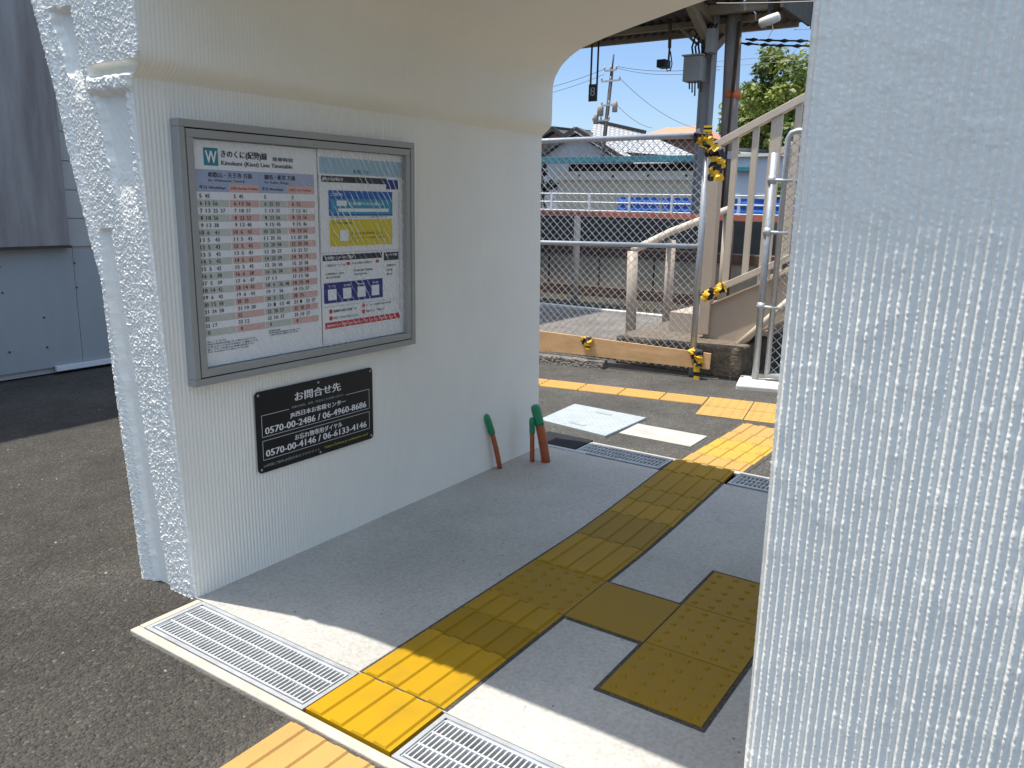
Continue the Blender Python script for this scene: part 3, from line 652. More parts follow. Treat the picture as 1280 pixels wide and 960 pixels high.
for a, b, c, d in ((2.052, 2.054, 1.11, 1.39), (2.470, 2.4715, .87, 1.34), (2.054, 2.47, .918, .9192), (2.055, 2.47, 1.114, 1.1152)): plate(f, a, b, c, d, X1)
f.build('rule_lines', 'alu', npo)
L = [text('お知らせ', 2.222, 1.400, .0145, .088, parent=npo, xo=X2, bold=.01)]
rows_t = [('線路内への立入りは危険です', 2.105, 1.2405, .0045, .3), ('きっぷのお求めはこちら', 2.205, 1.178, .010, .17), ('インターネット予約のご案内', 2.205, 1.163, .006, .18), ('ご利用案内', 2.11, 1.217, .009, .10),
          ('ご案内ダイヤル', 2.072, 1.065, .008, .10), ('お忘れ物のお問合せ', 2.205, 1.068, .008, .11), ('営業時間のご案内', 2.072, 1.035, .007, .09), ('受付時間', 2.072, 1.022, .007, .07), ('列車運行情報', 2.215, 1.040, .008, .1), ('遅延証明書', 2.215, 1.027, .006, .07),
          ('各種案内', 2.395, 1.05, .008, .05), ('運賃', 2.395, 1.032, .008, .035), ('時刻', 2.395, 1.016, .008, .03),
          ('駅構内は終日禁煙です', 2.105, .895, .010, .12), ('歩きスマホはおやめください', 2.105, .870, .009, .13), ('ホームでは黄色い線の内側', 2.275, .903, .008, .14), ('防犯カメラ作動中', 2.275, .880, .008, .1)]
for b_, y, z, h, wd in rows_t: L.append(text(b_, y, z, h, wd, parent=npo, xo=X2, bold=.006))
merge(L, 'lettering')
L = [text('駅からのお知らせ', 2.070, 1.371, .012, .10, 'white_ink', npo, X2, .006), text('ご案内', 2.105, 1.318, .011, .06, 'white_ink', npo, X2), text('お客様へのお願い', 2.195, 1.286, .012, .18, 'white_ink', npo, X3), text('お客様センターのご案内', 2.072, 1.091, .011, .14, 'white_ink', npo, X2, .006), text('ネット予約', 2.388, 1.090, .011, .07, 'white_ink', npo, X2, .006)]
for k in range(4): L.append(text(['アプリ', '運行情報', '時刻表', '予約'][k], 2.084 + .076 * k, .988, .008, .035, 'white_ink', npo, X2))
L.append(text('駅係員へのお問い合わせはインターホンをご利用ください', 2.072, .8435, .0085, .37, 'white_ink', npo, X2))
merge(L, 'lettering')
for y, z in ((2.092, .900), (2.092, .875), (2.262, .907), (2.262, .884)):
    f = MB(); f.tube([(X1, y, z), (X1 + .0006, y, z)], .0085, 16); f.build('warning_mark', 'red_panel', npo)
panel('stamp', 'red_ink', 2.176, 2.196, 1.066, 1.078); panel('stamp', 'red_ink', 2.335, 2.352, 1.068, 1.079)
# ---------------------------------------------------------------- contact plate
XS = -2.2325
cp = thing('contact_sign', (XS, 2.025, .36), 'black enquiry sign with white phone numbers under the notice case', 'sign')
def rrect(y0, y1, z0, z1, r, n=5):
    P = []
    for cy, cz, a0 in ((y1 - r, z1 - r, 0), (y0 + r, z1 - r, 90), (y0 + r, z0 + r, 180), (y1 - r, z0 + r, 270)):
        for k in range(n + 1): t = math.radians(a0 + 90 * k / n); P.append((cy + r * math.cos(t), cz + r * math.sin(t)))
    return P
f = MB(); f.ext([(XS, y, z) for y, z in rrect(1.739, 2.313, .3605, .6545, .016)], (.0035, 0, 0)); f.build('plate', 'black_plate', cp)
f = MB(); XA = XS + .0036
def outline(mb, y0, y1, z0, z1, gap=None):
    t = .0014
    plate(mb, y0, y1, z0, z0 + t, XA, .0003); plate(mb, y0, y0 + t, z0, z1, XA, .0003); plate(mb, y1 - t, y1, z0, z1, XA, .0003)
    if gap: plate(mb, y0, gap[0], z1 - t, z1, XA, .0003); plate(mb, gap[1], y1, z1 - t, z1, XA, .0003)
    else: plate(mb, y0, y1, z1 - t, z1, XA, .0003)
outline(f, 1.762, 2.293, .489, .5685, (1.885, 2.165)); outline(f, 1.762, 2.292, .4055, .4765); f.build('rule_lines', 'white_ink', cp)
for y, z in ((1.752, .642), (2.300, .641), (2.300, .374), (1.752, .374), (2.026, .642), (2.026, .371)):
    f = MB(); f.tube([(XA - .001, y, z), (XA + .0022, y, z)], .0045, 10); f.build('screw', 'steel', cp)
L = [text('お問合せ先', 1.914, .5905, .0335, .225, 'white_ink', cp, XA, .012), text('列車の時刻、運賃・料金などのお問い合わせ', 1.897, .5665, .0095, .255, 'alu', cp, XA)]
L2 = L[1:]; L = L[:1]
L += [text('JR西日本お客様センター', 1.889, .5305, .0235, .274, 'white_ink', cp, XA, .008), text('0570-00-2486 / 06-4960-8686', 1.776, .4975, .0245, .499, 'white_ink', cp, XA, .016),
      text('お忘れ物専用ダイヤル', 1.907, .4455, .0215, .235, 'white_ink', cp, XA, .006), text('0570-00-4146 / 06-6133-4146', 1.775, .4155, .0245, .499, 'white_ink', cp, XA, .016)]
merge(L, 'lettering')
L2.append(text('24時間ご案内 JR西日本おでかけネット', 1.762, .3770, .0125, .262, 'alu', cp, XA)); merge(L2, 'lettering')
text('https://www.jr-odekake.net/', 2.049, .3775, .0125, .233, 'yellow_ink', cp, XA)

# ---------------------------------------------------------------- conduits sticking out of the floor
def conduit(label, base, top, r, rt):
    b = Vector(base); t = Vector(top); d = t - b
    o = thing('conduit_pipe', base, label, 'pipe', 'orange conduits capped with green tape')
    bend = Vector((d.x * .25, d.y * .25, 0))
    pts = [b + d * s + bend * (4 * s * (1 - s)) * -.35 for s in (0, .2, .4, .6, .74)]
    m_ = MB(); m_.tube(pts, r, 14); m_.build('pipe', 'orange_pipe', o, True)
    p2 = [b + d * s + bend * (4 * s * (1 - s)) * -.35 for s in (.66, .72, .8, .9, .97, 1.0)]
    m_ = MB(); m_.tube(p2, [rt * .98, rt * 1.03, rt, rt * 1.05, rt * .95, rt * .6], 12); m_.build('tape_cap', 'green_tape', o, True)
conduit('leaning orange conduit with green cap, apart from the other two', (-2.205, 3.19, -.01), (-2.232, 3.10, .292), .0125, .0165)
conduit('thin orange conduit with green cap, close beside the thick one', (-2.135, 3.38, -.01), (-2.137, 3.37, .236), .012, .0145)
conduit('thick tall orange conduit with green cap', (-2.075, 3.42, -.01), (-2.135, 3.39, .300), .023, .0245)
g = MB()
for k in range(26):
    x = random.uniform(-2.2, -2.02); y = random.uniform(3.05, 3.42); r = random.uniform(.002, .005); g.box(x, x + r, y, y + r, 0, r)
tag(g.build('sand_crumbs', 'kerbstone'), 'scattered sand crumbs on the floor round the conduits', 'crumbs', kind='stuff')

# ---------------------------------------------------------------- manhole cover in the yard
mc = thing('manhole_cover', (-2.30, 4.33, -.012), 'pale galvanised checker plate cover with two slots in the asphalt', 'manhole cover')
Q = [Vector(p) for p in ((-2.545, 4.10, 0), (-2.05, 4.03, 0), (-2.035, 4.55, 0), (-2.57, 4.58, 0))]
def qb(a, b, z): p = (Q[0] * (1 - a) + Q[1] * a) * (1 - b) + (Q[3] * (1 - a) + Q[2] * a) * b; return Vector((p.x, p.y, z))
f = MB(); f.hexa([qb(a, b, -.03) for a, b in ((0, 0), (1, 0), (1, 1), (0, 1))], [qb(a, b, .004) for a, b in ((0, 0), (1, 0), (1, 1), (0, 1))])
M['checker'] = mat('checker_plate', (.40, .44, .45), .5, .15, var=.1, vs=12)
f.build('plate', 'checker', mc, bevel=.003)
f = MB()
for i in range(24):
    for j in range(22):
        a = (i + .5) / 24; b = (j + .5) / 22; c = qb(a, b, .004)
        s = 1 if (i + j) % 2 else -1; d = Vector((.7, .7 * s, 0)) * .008; w_ = Vector((-.7 * s, .7, 0)) * .0022
        f.hexa([c - d - w_, c + d - w_, c + d + w_, c - d + w_], [c - d * .7 - w_ * .5 + Vector((0, 0, .0016)), c + d * .7 - w_ * .5 + Vector((0, 0, .0016)), c + d * .7 + w_ * .5 + Vector((0, 0, .0016)), c - d * .7 + w_ * .5 + Vector((0, 0, .0016))])
f.build('tread_pattern', 'checker', mc)
for a, b in ((.5, .16), (.52, .80)):
    f = MB(); c = qb(a, b, .0045); u = (qb(1, b, 0) - qb(0, b, 0)).normalized() * .055; v_ = Vector((-u.y, u.x, 0)).normalized() * .012
    f.hexa([c - u - v_, c + u - v_, c + u + v_, c - u + v_], [p + Vector((0, 0, .0025)) for p in (c - u - v_, c + u - v_, c + u + v_, c - u + v_)]); f.build('slot', 'steel_matt', mc)

# ---------------------------------------------------------------- chain-link fence, gate and plywood
FP = Vector((-3.62, 5.80, 0)); FQ = Vector((-2.10, 6.02, 0)); fu = (FQ - FP).normalized(); fn = Vector((-fu.y, fu.x, 0))
def fp(s, z, o=0): p = FP + fu * s + fn * o; return Vector((p.x, p.y, z))
def chain(mb, s0, s1, z0, z1, p=.062, r=.0021, o=0):      # diagonal wires clipped to the panel
    H = z1 - z0; Wd = s1 - s0
    for sg_, oo in ((1, o + .0015), (-1, o - .0015)):
        k = -int(H / p) - 1 if sg_ > 0 else 0
        end = int((Wd + (0 if sg_ > 0 else H)) / p) + 2
        while k < end:
            c = s0 + k * p + .01
            # wire: s = c + sg*(z-z0)
            za = 0; zb = H
            if sg_ > 0: za = max(0, s0 - c); zb = min(H, s1 - c)
            else: za = max(0, c - s1); zb = min(H, c - s0)
            if zb > za + .005: mb.tube([fp(c + sg_ * za, z0 + za, oo), fp(c + sg_ * zb, z0 + zb, oo)], r, 4, False)
            k += 1
fen = thing('chain_link_fence', fp(.7, 0), 'chain link fence panel of steel pipes behind the plywood board', 'fence')
def sof(px, py):                            # where on the fence plane a photo point lies
    r = MR @ np.array([px - 640, -(py - 480), -1010.]); t = (fn.x * FP.x + fn.y * FP.y) / (fn.x * r[0] + fn.y * r[1])
    p = Vector((r[0] * t, r[1] * t, r[2] * t + EYE)); return (p - FP).dot(fu), p.z
sp, _ = sof(876, 300)
S0 = -3.2
m_ = MB(); m_.tube([fp(sp, 0), fp(sp, 1.845)], .0245, 12); m_.build('post', 'steel', fen, True)
for s in (sp - 2.0, sp - 4.0):
    m_ = MB(); m_.tube([fp(s, 0), fp(s, 1.79)], .0245, 12); m_.build('post', 'steel', fen, True)
m_ = MB(); m_.tube([fp(S0, 1.73), fp(sp, 1.822)], .021, 12); m_.build('rail', 'steel', fen, True)
m_ = MB(); m_.tube([fp(S0, .93), fp(sp, 1.004)], .019, 12); m_.build('rail', 'steel', fen, True)
m_ = MB(); chain(m_, S0, sp, .05, 1.80); m_.build('wire_mesh', 'steel_matt', fen)
pb = thing('plywood_board', fp(.6, 0, -.05), 'long plywood board leaning low along the foot of the chain link fence', 'board')
a0, b0 = sof(672, 412); a1, b1 = sof(892, 441); a2, b2 = sof(672, 442); a3, b3 = sof(889, 474)
e0 = -1.2; k0 = (e0 - a0) / (a1 - a0)
m_ = MB(); zt0 = b0 + (b1 - b0) * k0; zb0 = b2 + (b3 - b2) * k0
lo = [fp(e0, zb0 + .01, -.035), fp(a3 - .01, b3 + .085, -.035), fp(a1 - .01, b1, -.035), fp(e0, zt0, -.035)]
m_.ext(lo, -fn * .014); m_.build('panel', 'board', pb)
# padding of yellow and black foam tape wound on the steel
def wrap(label, pts, r, seed, flap=None):
    rs = np.random.RandomState(seed); pts = [Vector(p) for p in pts]; n = 14; k = 4 * (len(pts) - 1) + 1; L_ = sum((b - a).length for a, b in zip(pts[:-1], pts[1:])); ph_ = rs.rand() * 6
    m_ = MB(); rings = []
    for i in range(k):
        t = i / (k - 1) * (len(pts) - 1); a = int(min(t, len(pts) - 2)); f_ = t - a; p = pts[a].lerp(pts[a + 1], f_); d = (pts[a + 1] - pts[a]).normalized()
        u = d.cross(Vector((.3, .8, .2))).normalized(); v_ = d.cross(u)
        rings.append([p + (u * math.cos(j * 2 * math.pi / n) + v_ * math.sin(j * 2 * math.pi / n)) * r * (.75 + .65 * rs.rand()) + d * r * .35 * (rs.rand() - .5) for j in range(n)])
    for i in range(k - 1):
        for j in range(n):
            tone = 1. if math.sin((i / (k - 1)) * L_ / .055 * math.pi + j * .5 + ph_) + .25 * rs.normal() > -.1 else 0.
            m_.add([rings[i][j], rings[i][(j + 1) % n], rings[i + 1][(j + 1) % n], rings[i + 1][j]], [(0, 1, 2, 3)], tone)
    m_.add(rings[0], [tuple(range(n))], 0.); m_.add(rings[-1], [tuple(range(n))], 1.)
    if flap:
        q = Vector(flap[0]); d = Vector(flap[1]); w_ = Vector(flap[2])
        for i in range(4):
            a = q + d * (i / 4); b = q + d * ((i + 1) / 4); z = fn * (-.006 - .01 * rs.rand())
            m_.hexa([a - w_, a + w_, b + w_, b - w_], [a - w_ + z, a + w_ + z, b + w_ + z, b - w_ + z], [1., 1., 0., 1.][i])
    return tag(m_.build('padding_wrap', 'tiger'), label, 'padding', 'yellow and black padding tied to the steel')
def F(px, py, o=-.03): s, z = sof(px, py); return fp(s, z, o)
wrap('yellow and black padding wrapped on the top corner of the chain link fence', [F(871, 171), F(882, 172), F(886, 180), F(883, 186)], .045, 3, (F(886, 168), (0, 0, .06), fu * .03))
wrap('long crumpled yellow and black padding hanging at the beige handrail end', [F(890, 186), F(898, 196), F(897, 210), F(896, 226)], .048, 5)
wrap('yellow and black padding on the lower stair rail beside the fence post', [F(879, 372), F(889, 367), F(897, 361), F(907, 358)], .032, 8)
wrap('yellow and black padding at the right end of the plywood board, with hanging tail', [F(866, 441, -.07), F(875, 437, -.07), F(875, 447, -.07), F(875, 456, -.07)], .032, 12, (F(874, 452, -.085), (0.01, 0, -.13), fu * .022))
wrap('small yellow and black padding on the middle of the plywood board', [F(731, 424, -.06), F(738, 424, -.06), F(743, 427, -.06)], .027, 17, (F(738, 426, -.075), (.01, 0, -.06), fu * .02))
# gate at the right
gs, _ = sof(957, 320)
gate = thing('chain_link_gate', fp(gs, 0), 'galvanised pipe gate with chain link mesh beside the ribbed white wall', 'gate')
m_ = MB(); m_.tube([fp(gs, 0), fp(gs, 1.69)], .0255, 12); m_.build('post', 'steel', gate, True)
gl = gs + .085
m_ = MB(); m_.tube([fp(gl, .05), fp(gl, 1.79), fp(gl + .02, 1.825), fp(gl + .06, 1.838), fp(gl + 1.6, 1.86)], .021, 12)
m_.tube([fp(gl, .06), fp(gl + 1.6, .07)], .021, 12); m_.tube([fp(gl + 1.6, .05), fp(gl + 1.6, 1.86)], .021, 12); m_.build('frame', 'steel', gate, True)
m_ = MB(); chain(m_, gl, gl + 1.6, .07, 1.83, .075, .0024); m_.build('wire_mesh', 'steel_matt', gate)
for z in (.58, 1.13, 1.5):
    m_ = MB(); m_.tube([fp(gs - .03, z, -.012), fp(gl + .06, z - .005, -.012)], .012, 8); m_.tube([fp(gs, z - .03), fp(gs, z + .03)], .031, 12); m_.build('hinge', 'steel_matt', gate, True)
m_ = MB(); q = [fp(gs - .09, 0, -.28), fp(gs + .30, 0, -.22), fp(gs + .30, 0, .16), fp(gs - .13, 0, .12)]
m_.hexa([p + Vector((0, 0, -.05)) for p in q], [p * .97 + Vector((p.x * .03, p.y * .03, .022)) for p in q])
tag(m_.build('post_footing', 'footing', bevel=.012), 'flat white concrete footing under the gate post', 'footing')
m_ = MB(); q = [fp(gs + .34, 0, -.2), fp(gs + .8, 0, -.18), fp(gs + .8, 0, .1), fp(gs + .36, 0, .1)]
m_.hexa([p + Vector((0, 0, -.05)) for p in q], [p + Vector((0, 0, .035)) for p in q])
tag(m_.build('post_footing', 'footing', bevel=.012), 'second white concrete footing, half hidden by the ribbed white wall', 'footing')
# rough footing block under the stairs
m_ = MB(); x0 = at(806, 430, 6.1).x; x1 = at(926, 450, 6.1).x
nb = 26; yb = np.linspace(0, 1, nb)
m_.box(-3.05, x1 - .01, 6.10, 8.0, -.02, .235)  # lengthened leftward so its dark face gives the shade under the board
tag(m_.build('stone_block', 'block', bevel=.02), 'dark rough block carrying the foot of the beige stairs', 'block')
m_ = MB(); m_.hexa([fp(-.9, -.02, -.17), fp(.62, -.02, -.12), fp(.62, -.02, 0), fp(-.9, -.02, 0)], [fp(-.9, .07, -.16), fp(.62, .05, -.11), fp(.62, .05, 0), fp(-.9, .07, 0)])
tag(m_.build('stone_kerb', 'platform', bevel=.01), 'low broken kerb stone under the left end of the plywood board', 'kerb stone')

# ---------------------------------------------------------------- beige footbridge stairs
Y1 = 6.42; Y2 = 7.9
st = thing('footbridge_stairs', (-1.0, 7.1, .22), 'beige steel stairs rising behind the chain link gate', 'stairs')
def line_ext(p, q, t): return p + (q - p) * t
def quadY(pix, Y, ext=None): return [at(a, b, Y) for a, b in pix]
t0 = at(891, 379, Y1); t1 = at(1000, 334, Y1); bm0 = at(878, 427, Y1); bm1 = at(922, 428, Y1); bm2 = at(964, 413, Y1); bm3 = at(1000, 392, Y1)
tl = at(880, 383, Y1)
E_ = 4.5
poly = [bm0, bm1, bm3, line_ext(bm1, bm3, E_), line_ext(t0, t1, E_ * .97), t0, tl]
for Y in (Y1, Y2):
    m_ = MB(); m_.ext([Vector((p.x, Y, p.z)) for p in poly], (0, .012, 0)); 
    m_.bar(Vector((bm1.x, Y, bm1.z)), Vector(((line_ext(bm1, bm3, E_)).x, Y, line_ext(bm1, bm3, E_).z)), .07, .014)
    m_.bar(Vector((t0.x, Y, t0.z)), Vector(((line_ext(t0, t1, E_)).x, Y, line_ext(t0, t1, E_).z)), .07, .012)
    m_.build('stringer', 'beige', st)
def rail(pix0, pix1, Y, r, nm, m, ext=4.2, back=0, dy=0):
    a = at(*pix0, Y1); b = at(*pix1, Y1); a = line_ext(a, b, back); c = line_ext(a, b, ext)
    m_ = MB(); m_.bar((a.x, Y, a.z), (c.x, Y, c.z), r[0], r[1]); return m_.build(nm, m, st, bevel=.004)
for Y in (Y1, Y2):
    rail((893, 183), (1018, 116), Y, (.07, .055), 'handrail', 'beige_lt')
    rail((890, 364), (990, 321), Y, (.05, .05), 'lower_rail', 'beige_lt')
hr0 = at(893, 183, Y1); hr1 = at(1018, 116, Y1); lr0 = at(890, 364, Y1); lr1 = at(990, 321, Y1)
def zon(a, b, x): return a.z + (b.z - a.z) * (x - a.x) / (b.x - a.x)
nx0 = at(889, 300, Y1).x
for Y in (Y1, Y2):
    m_ = MB(); m_.box(nx0 - .045, nx0 + .045, Y - .04, Y + .04, .27, zon(hr0, hr1, nx0) - .02); m_.build('newel_post', 'beige', st, bevel=.004)
    for k in range(14):
        x = at(912, 280, Y1).x + (at(936, 280, Y1).x - at(912, 280, Y1).x) * k
        m_ = MB(); wd = .022 if k % 3 != 2 else .04
        m_.box(x - wd, x + wd, Y - .016, Y + .016, zon(lr0, lr1, x) + .02 if k % 3 != 2 else zon(t0, t1, x), zon(hr0, hr1, x) - .02); m_.build('baluster', 'beige_lt', st)
sl = (t1.z - t0.z) / (t1.x - t0.x); run = .28; rise = run * sl
for k in range(14):
    x = bm1.x - .05 + run * k; z = .30 + rise * k
    m_ = MB(); m_.box(x, x + run + .02, Y1 + .014, Y2 - .002, z, z + .03); m_.box(x, x + .01, Y1 + .014, Y2 - .002, z - rise * .96, z - .001); m_.build('step', 'beige', st)
for xk in (1.2, 2.9):
    for Y in (Y1 + .1, Y2 - .1):
        m_ = MB(); m_.box(xk, xk + .14, Y, Y + .14, 0, zon(bm1, bm3, xk)); m_.build('leg', 'beige', st)
m_ = MB(); a = at(918, 437, Y1 - .05); b = at(950, 408, Y1 - .05); m_.tube([(a.x, Y1 - .06, a.z), (b.x, Y1 - .06, b.z), line_ext(a, b, 3)], [.035, .028, .024], 10); m_.build('conduit', 'beige_lt', st, True)
m_ = MB(); x = at(812, 420, 6.2).x; m_.box(at(838, 420, 6.6).x, nx0 - .06, 6.55, 7.7, .235, at(850, 390, 6.6).z); m_.build('base_plate', 'beige', st)
# ramp handrail on the pavement behind the fence
rh = thing('ramp_handrail', (-3.3, 7.3, 0), 'low beige pipe handrail on the pavement seen through the chain link', 'handrail')
pA = at(788, 428, 7.0); pB = at(832, 419, 7.5)
tA = at(791, 314, 7.0); tB = at(838, 290, 7.5); tC = at(884, 272, 7.9)
m_ = MB(); m_.tube([(pA.x, 7.0, 0), (tA.x, 7.0, tA.z)], .05, 12); m_.build('post', 'beige', rh, True)
m_ = MB(); m_.tube([(pB.x, 7.5, 0), (pB.x + .0, 7.5, tB.z - .075)], .045, 12); m_.build('post', 'beige', rh, True)
tD = tC + (tC - tB) * .6
m_ = MB(); m_.tube([tA, tA + Vector((.02, .02, .02)), tB, tC, tD], .036, 12); m_.build('rail', 'beige_lt', rh, True)
m_ = MB(); m_.tube([(tD.x, tD.y, 0), tD], .045, 12); m_.build('post', 'beige', rh, True)

# ---------------------------------------------------------------- across the yard: red rail, walls, railing
bf = thing('barrier_fence', (-5, 9.36, 0), 'long red painted rail on thin posts along the track', 'barrier')
m_ = MB(); m_.bar((-16, 9.36, 1.175), (1.5, 9.36, 1.175), .05, .06); m_.build('rail', 'redrail', bf)
px = at(721, 300, 9.36).x
for k in range(-5, 4):
    m_ = MB(); m_.tube([(px + 2.05 * k, 9.36, 0), (px + 2.05 * k, 9.36, 1.145)], .045 if k == 0 else .04, 10); m_.build('post', 'beige' if k == 0 else 'rust', bf, True)
YW = 10.45
wz = at(780, 322, YW).z
rw = thing('retaining_wall', (-6, YW, 0), 'weathered concrete wall with rusty bands behind the red rail', 'wall')
m_ = MB(); m_.box(-40, 12, YW, YW + .3, .0, wz); m_.build('wall', 'wallgrey', rw)
m_ = MB(); m_.box(-40, 12, YW - .02, YW + .32, wz + .001, wz + .12); m_.build('coping', 'rust', rw)
m_ = MB(); m_.box(-40, 12, YW - .03, YW - .002, 0, .13); m_.build('base_band', 'rust', rw)
m_ = MB()
for k in range(40): x = -20 + k * .85; m_.box(x, x + .03, YW - .008, YW - .003, .14, wz)
m_.build('joint', 'rust', rw)
YR = 15.2
wr = thing('white_railing', (-8, YR, 1.1), 'white railing along the far platform edge', 'railing')
zt = at(780, 243, YR).z
for z in (zt, zt - .17, zt - .34):
    m_ = MB(); m_.tube([(-30, YR, z), (6, YR, z)], .016, 6); m_.build('rail', 'white_rail', wr, True)
for k in range(30):
    x = -24 + k * .92; m_ = MB(); m_.box(x - .02, x + .02, YR - .02, YR + .02, 1.1, zt + .02); m_.build('post', 'white_rail', wr)
xs_ = [at(770, 250, YR + .1).x, at(826, 250, YR + .1).x, at(872, 250, YR + .1).x, at(924, 250, YR + .1).x, at(962, 250, YR + .1).x, at(1010, 250, YR + .1).x]
labs = ['blue sheet on the far railing, leftmost of the blue row', 'blue sheet on the far railing just left of the fence post', 'blue sheet on the far railing behind the fence post', 'blue sheet on the far railing seen through the stair balusters', 'blue sheet on the far railing at the gate pipe']
for i in range(5):
    m_ = MB(); nn = 24
    P = np.zeros((14, nn, 3))
    for a in range(14):
        for b in range(nn):
            t = b / (nn - 1); P[a, b] = (xs_[i] + .03 + (xs_[i + 1] - xs_[i] - .06) * t, YR + .09 + .012 * math.sin(a * 1.35) + .02 * vn(t * 5 + i, a * .4, 2), zt - .05 - .42 * a / 13)
    o = grid('blue_sheet', P, 'blue'); tag(o, labs[i], 'sheet', 'blue sheets on the far railing')
# ---------------------------------------------------------------- far buildings
def roofquad(mb_name, quad, m, parent, th=.16):              # sloped slab with UVs in metres
    a, b, c, d = [Vector(p) for p in quad]; n_ = (b - a).cross(d - a).normalized(); 
    if n_.z < 0: n_ = -n_
    o = np.array(WL[parent.name]); me = bpy.data.meshes.new(mb_name)
    vs = [a, b, c, d, a - n_ * th, b - n_ * th, c - n_ * th, d - n_ * th]
    me.from_pydata([tuple(np.array(p) - o) for p in vs], [], [(0, 1, 2, 3), (7, 6, 5, 4), (0, 4, 5, 1), (1, 5, 6, 2), (2, 6, 7, 3), (3, 7, 4, 0)]); me.update()
    u = (b - a).normalized(); v_ = n_.cross(u); uv = me.uv_layers.new()
    for lp in me.loops: p = vs[lp.vertex_index] - a; uv.data[lp.index].uv = (p.dot(u), p.dot(v_))
    return fin(mb_name, me, m, parent, o)
YB = 30
cb = thing('warehouse', (at(780, 240, YB).x, YB + 2, 0), 'long cream walled building with pale fascia and teal gutter', 'building')
xl = at(698, 230, YB).x; xr = at(905, 230, YB).x; zf0 = at(780, 225, YB).z; zf1 = at(780, 214, YB).z; zg = at(780, 204, YB).z
m_ = MB(); m_.box(xl, xr, YB, YB + 6, 0, zf0); m_.build('wall', 'cream', cb)
m_ = MB(); m_.box(xl - .1, xr, YB - .12, YB + 6, zf0 + .001, zf1); m_.build('fascia', 'cream_lt', cb)
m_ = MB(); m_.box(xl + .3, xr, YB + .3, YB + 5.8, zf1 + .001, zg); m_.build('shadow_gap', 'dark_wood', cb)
m_ = MB(); m_.box(at(655, 204, YB - .6).x, xr + 3, YB - .7, YB - .35, zg, zg + .22); m_.build('gutter', 'teal', cb)
roofquad('roof', [(at(655, 204, YB).x, YB - .5, zg + .24), (xr + 3, YB - .5, zg + .24), (xr + 3, YB + 6, zg + .5), (at(655, 204, YB).x, YB + 6, zg + .5)], 'plaster', cb, .1)
for k in range(4):
    x = xl + 1 + k * 1.55; m_ = MB(); m_.box(x, x + .1, YB - .14, YB - .122, zf0 + .1, zf0 + .2); m_.build('wall_bracket', 'dark_wood', cb)
gb = thing('outbuilding', (at(945, 240, 27).x, 29, 0), 'pale grey walled building behind the stair balusters', 'building')
gl0 = at(908, 230, 27).x; gl1 = at(1060, 230, 27).x; gz = at(945, 196, 27).z
m_ = MB(); m_.box(gl0, gl1, 27, 33, 0, gz); m_.build('wall', 'greywall', gb)
m_ = MB(); m_.box(gl0 - .1, gl1, 26.85, 33, gz + .002, gz + .1); m_.build('roof_edge', 'cream_lt', gb)
m_ = MB(); m_.box(gl0 + .3, at(937, 212, 26.7).x, 26.75, 26.95, at(930, 214, 26.8).z, at(930, 209, 26.8).z); m_.build('gutter', 'teal', gb)
def house(name, label, ridge0, ridge1, eaveL, eaveR, zl, rf, wallm, cat='house', th=.2, rt=.22, ridgem='rooftile_dark', barge=True):
    # ridge0-ridge1: ridge ends; eaveL / eaveR: offsets from the ridge to the two eaves; zl: drop
    r0 = Vector(ridge0); r1 = Vector(ridge1); eL = Vector(eaveL); eR = Vector(eaveR)
    h_ = thing(name, ((r0.x + r1.x) / 2, (r0.y + r1.y) / 2, 0), label, cat)
    roofquad('roof_slope', [r0 + eL, r1 + eL, r1, r0], rf, h_); roofquad('roof_slope', [r1 + eR, r0 + eR, r0, r1], rf, h_)
    m_ = MB(); m_.bar(r0 + Vector((0, 0, rt * .3)), r1 + Vector((0, 0, rt * .3)), rt * 1.3, rt); m_.build('ridge', ridgem, h_)
    d = (r1 - r0).normalized() * .35; q = .86
    pts = [r0 + d + eL * q, r0 + d - Vector((0, 0, .3)), r0 + d + eR * q]
    m_ = MB(); dn = lambda p: Vector((p.x, p.y, 0))
    gab = [dn(pts[0]), pts[0] - Vector((0, 0, .3)), pts[1], pts[2] - Vector((0, 0, .3)), dn(pts[2])]
    m_.ext(gab, r1 - r0 - d * 2); m_.build('wall', wallm, h_)
    for s, r_ in ((1, r0), (-1, r1)) if barge else ():
        for e_ in (eL, eR):
            m_ = MB(); m_.bar(r_ + d.normalized() * s * .05, r_ + e_ + d.normalized() * s * .05, .12, .24); m_.build('bargeboard', 'dark_wood', h_)
    return h_, r0, r1
# big silver-tiled house: ridge across the view
YA = 45; ra = at(743, 152, YA); rb = at(803, 164, YA)
ra = Vector((ra.x, YA, ra.z)); rb = Vector((rb.x, YA + .2, rb.z - .1))
ef = Vector((1.5, -4.2, -(ra.z - at(845, 196, YA - 4).z)))
hA, _, _ = house('tiled_house', 'large house with silver grey tiled roof and dark ridge behind the utility pole', ra, rb + Vector((.1, 0, 0)), ef, Vector((-.8, 4.5, -2.2)), 2, 'rooftile', 'plaster', rt=.2, barge=False)
low0 = at(781, 191, 39); low1 = at(862, 207, 39)
fe = at(857, 196, YA - 4) - (rb + Vector((.1, 0, 0)) + ef)
roofquad('roof_slope', [rb + ef, rb + ef + Vector((fe.x * 1.9, 0, 0)), rb + Vector((.1, -.01, 0)), rb + Vector((.09, -.01, 0))], 'rooftile', hA)
# lower roof of the same house: dark eave band
m_ = MB(); m_.ext([at(781, 190, 40.2), at(803, 203, 40.2), at(866, 207, 40.2), at(862, 196, 40.2)], (0, .6, 0)); m_.build('eave_band', 'dark_wood', hA)
roofquad('lower_roof', [at(800, 207, 39.2), at(868, 211, 39.2), at(866, 204, 40.4), at(803, 200, 40.4)], 'rooftile', hA, .12)
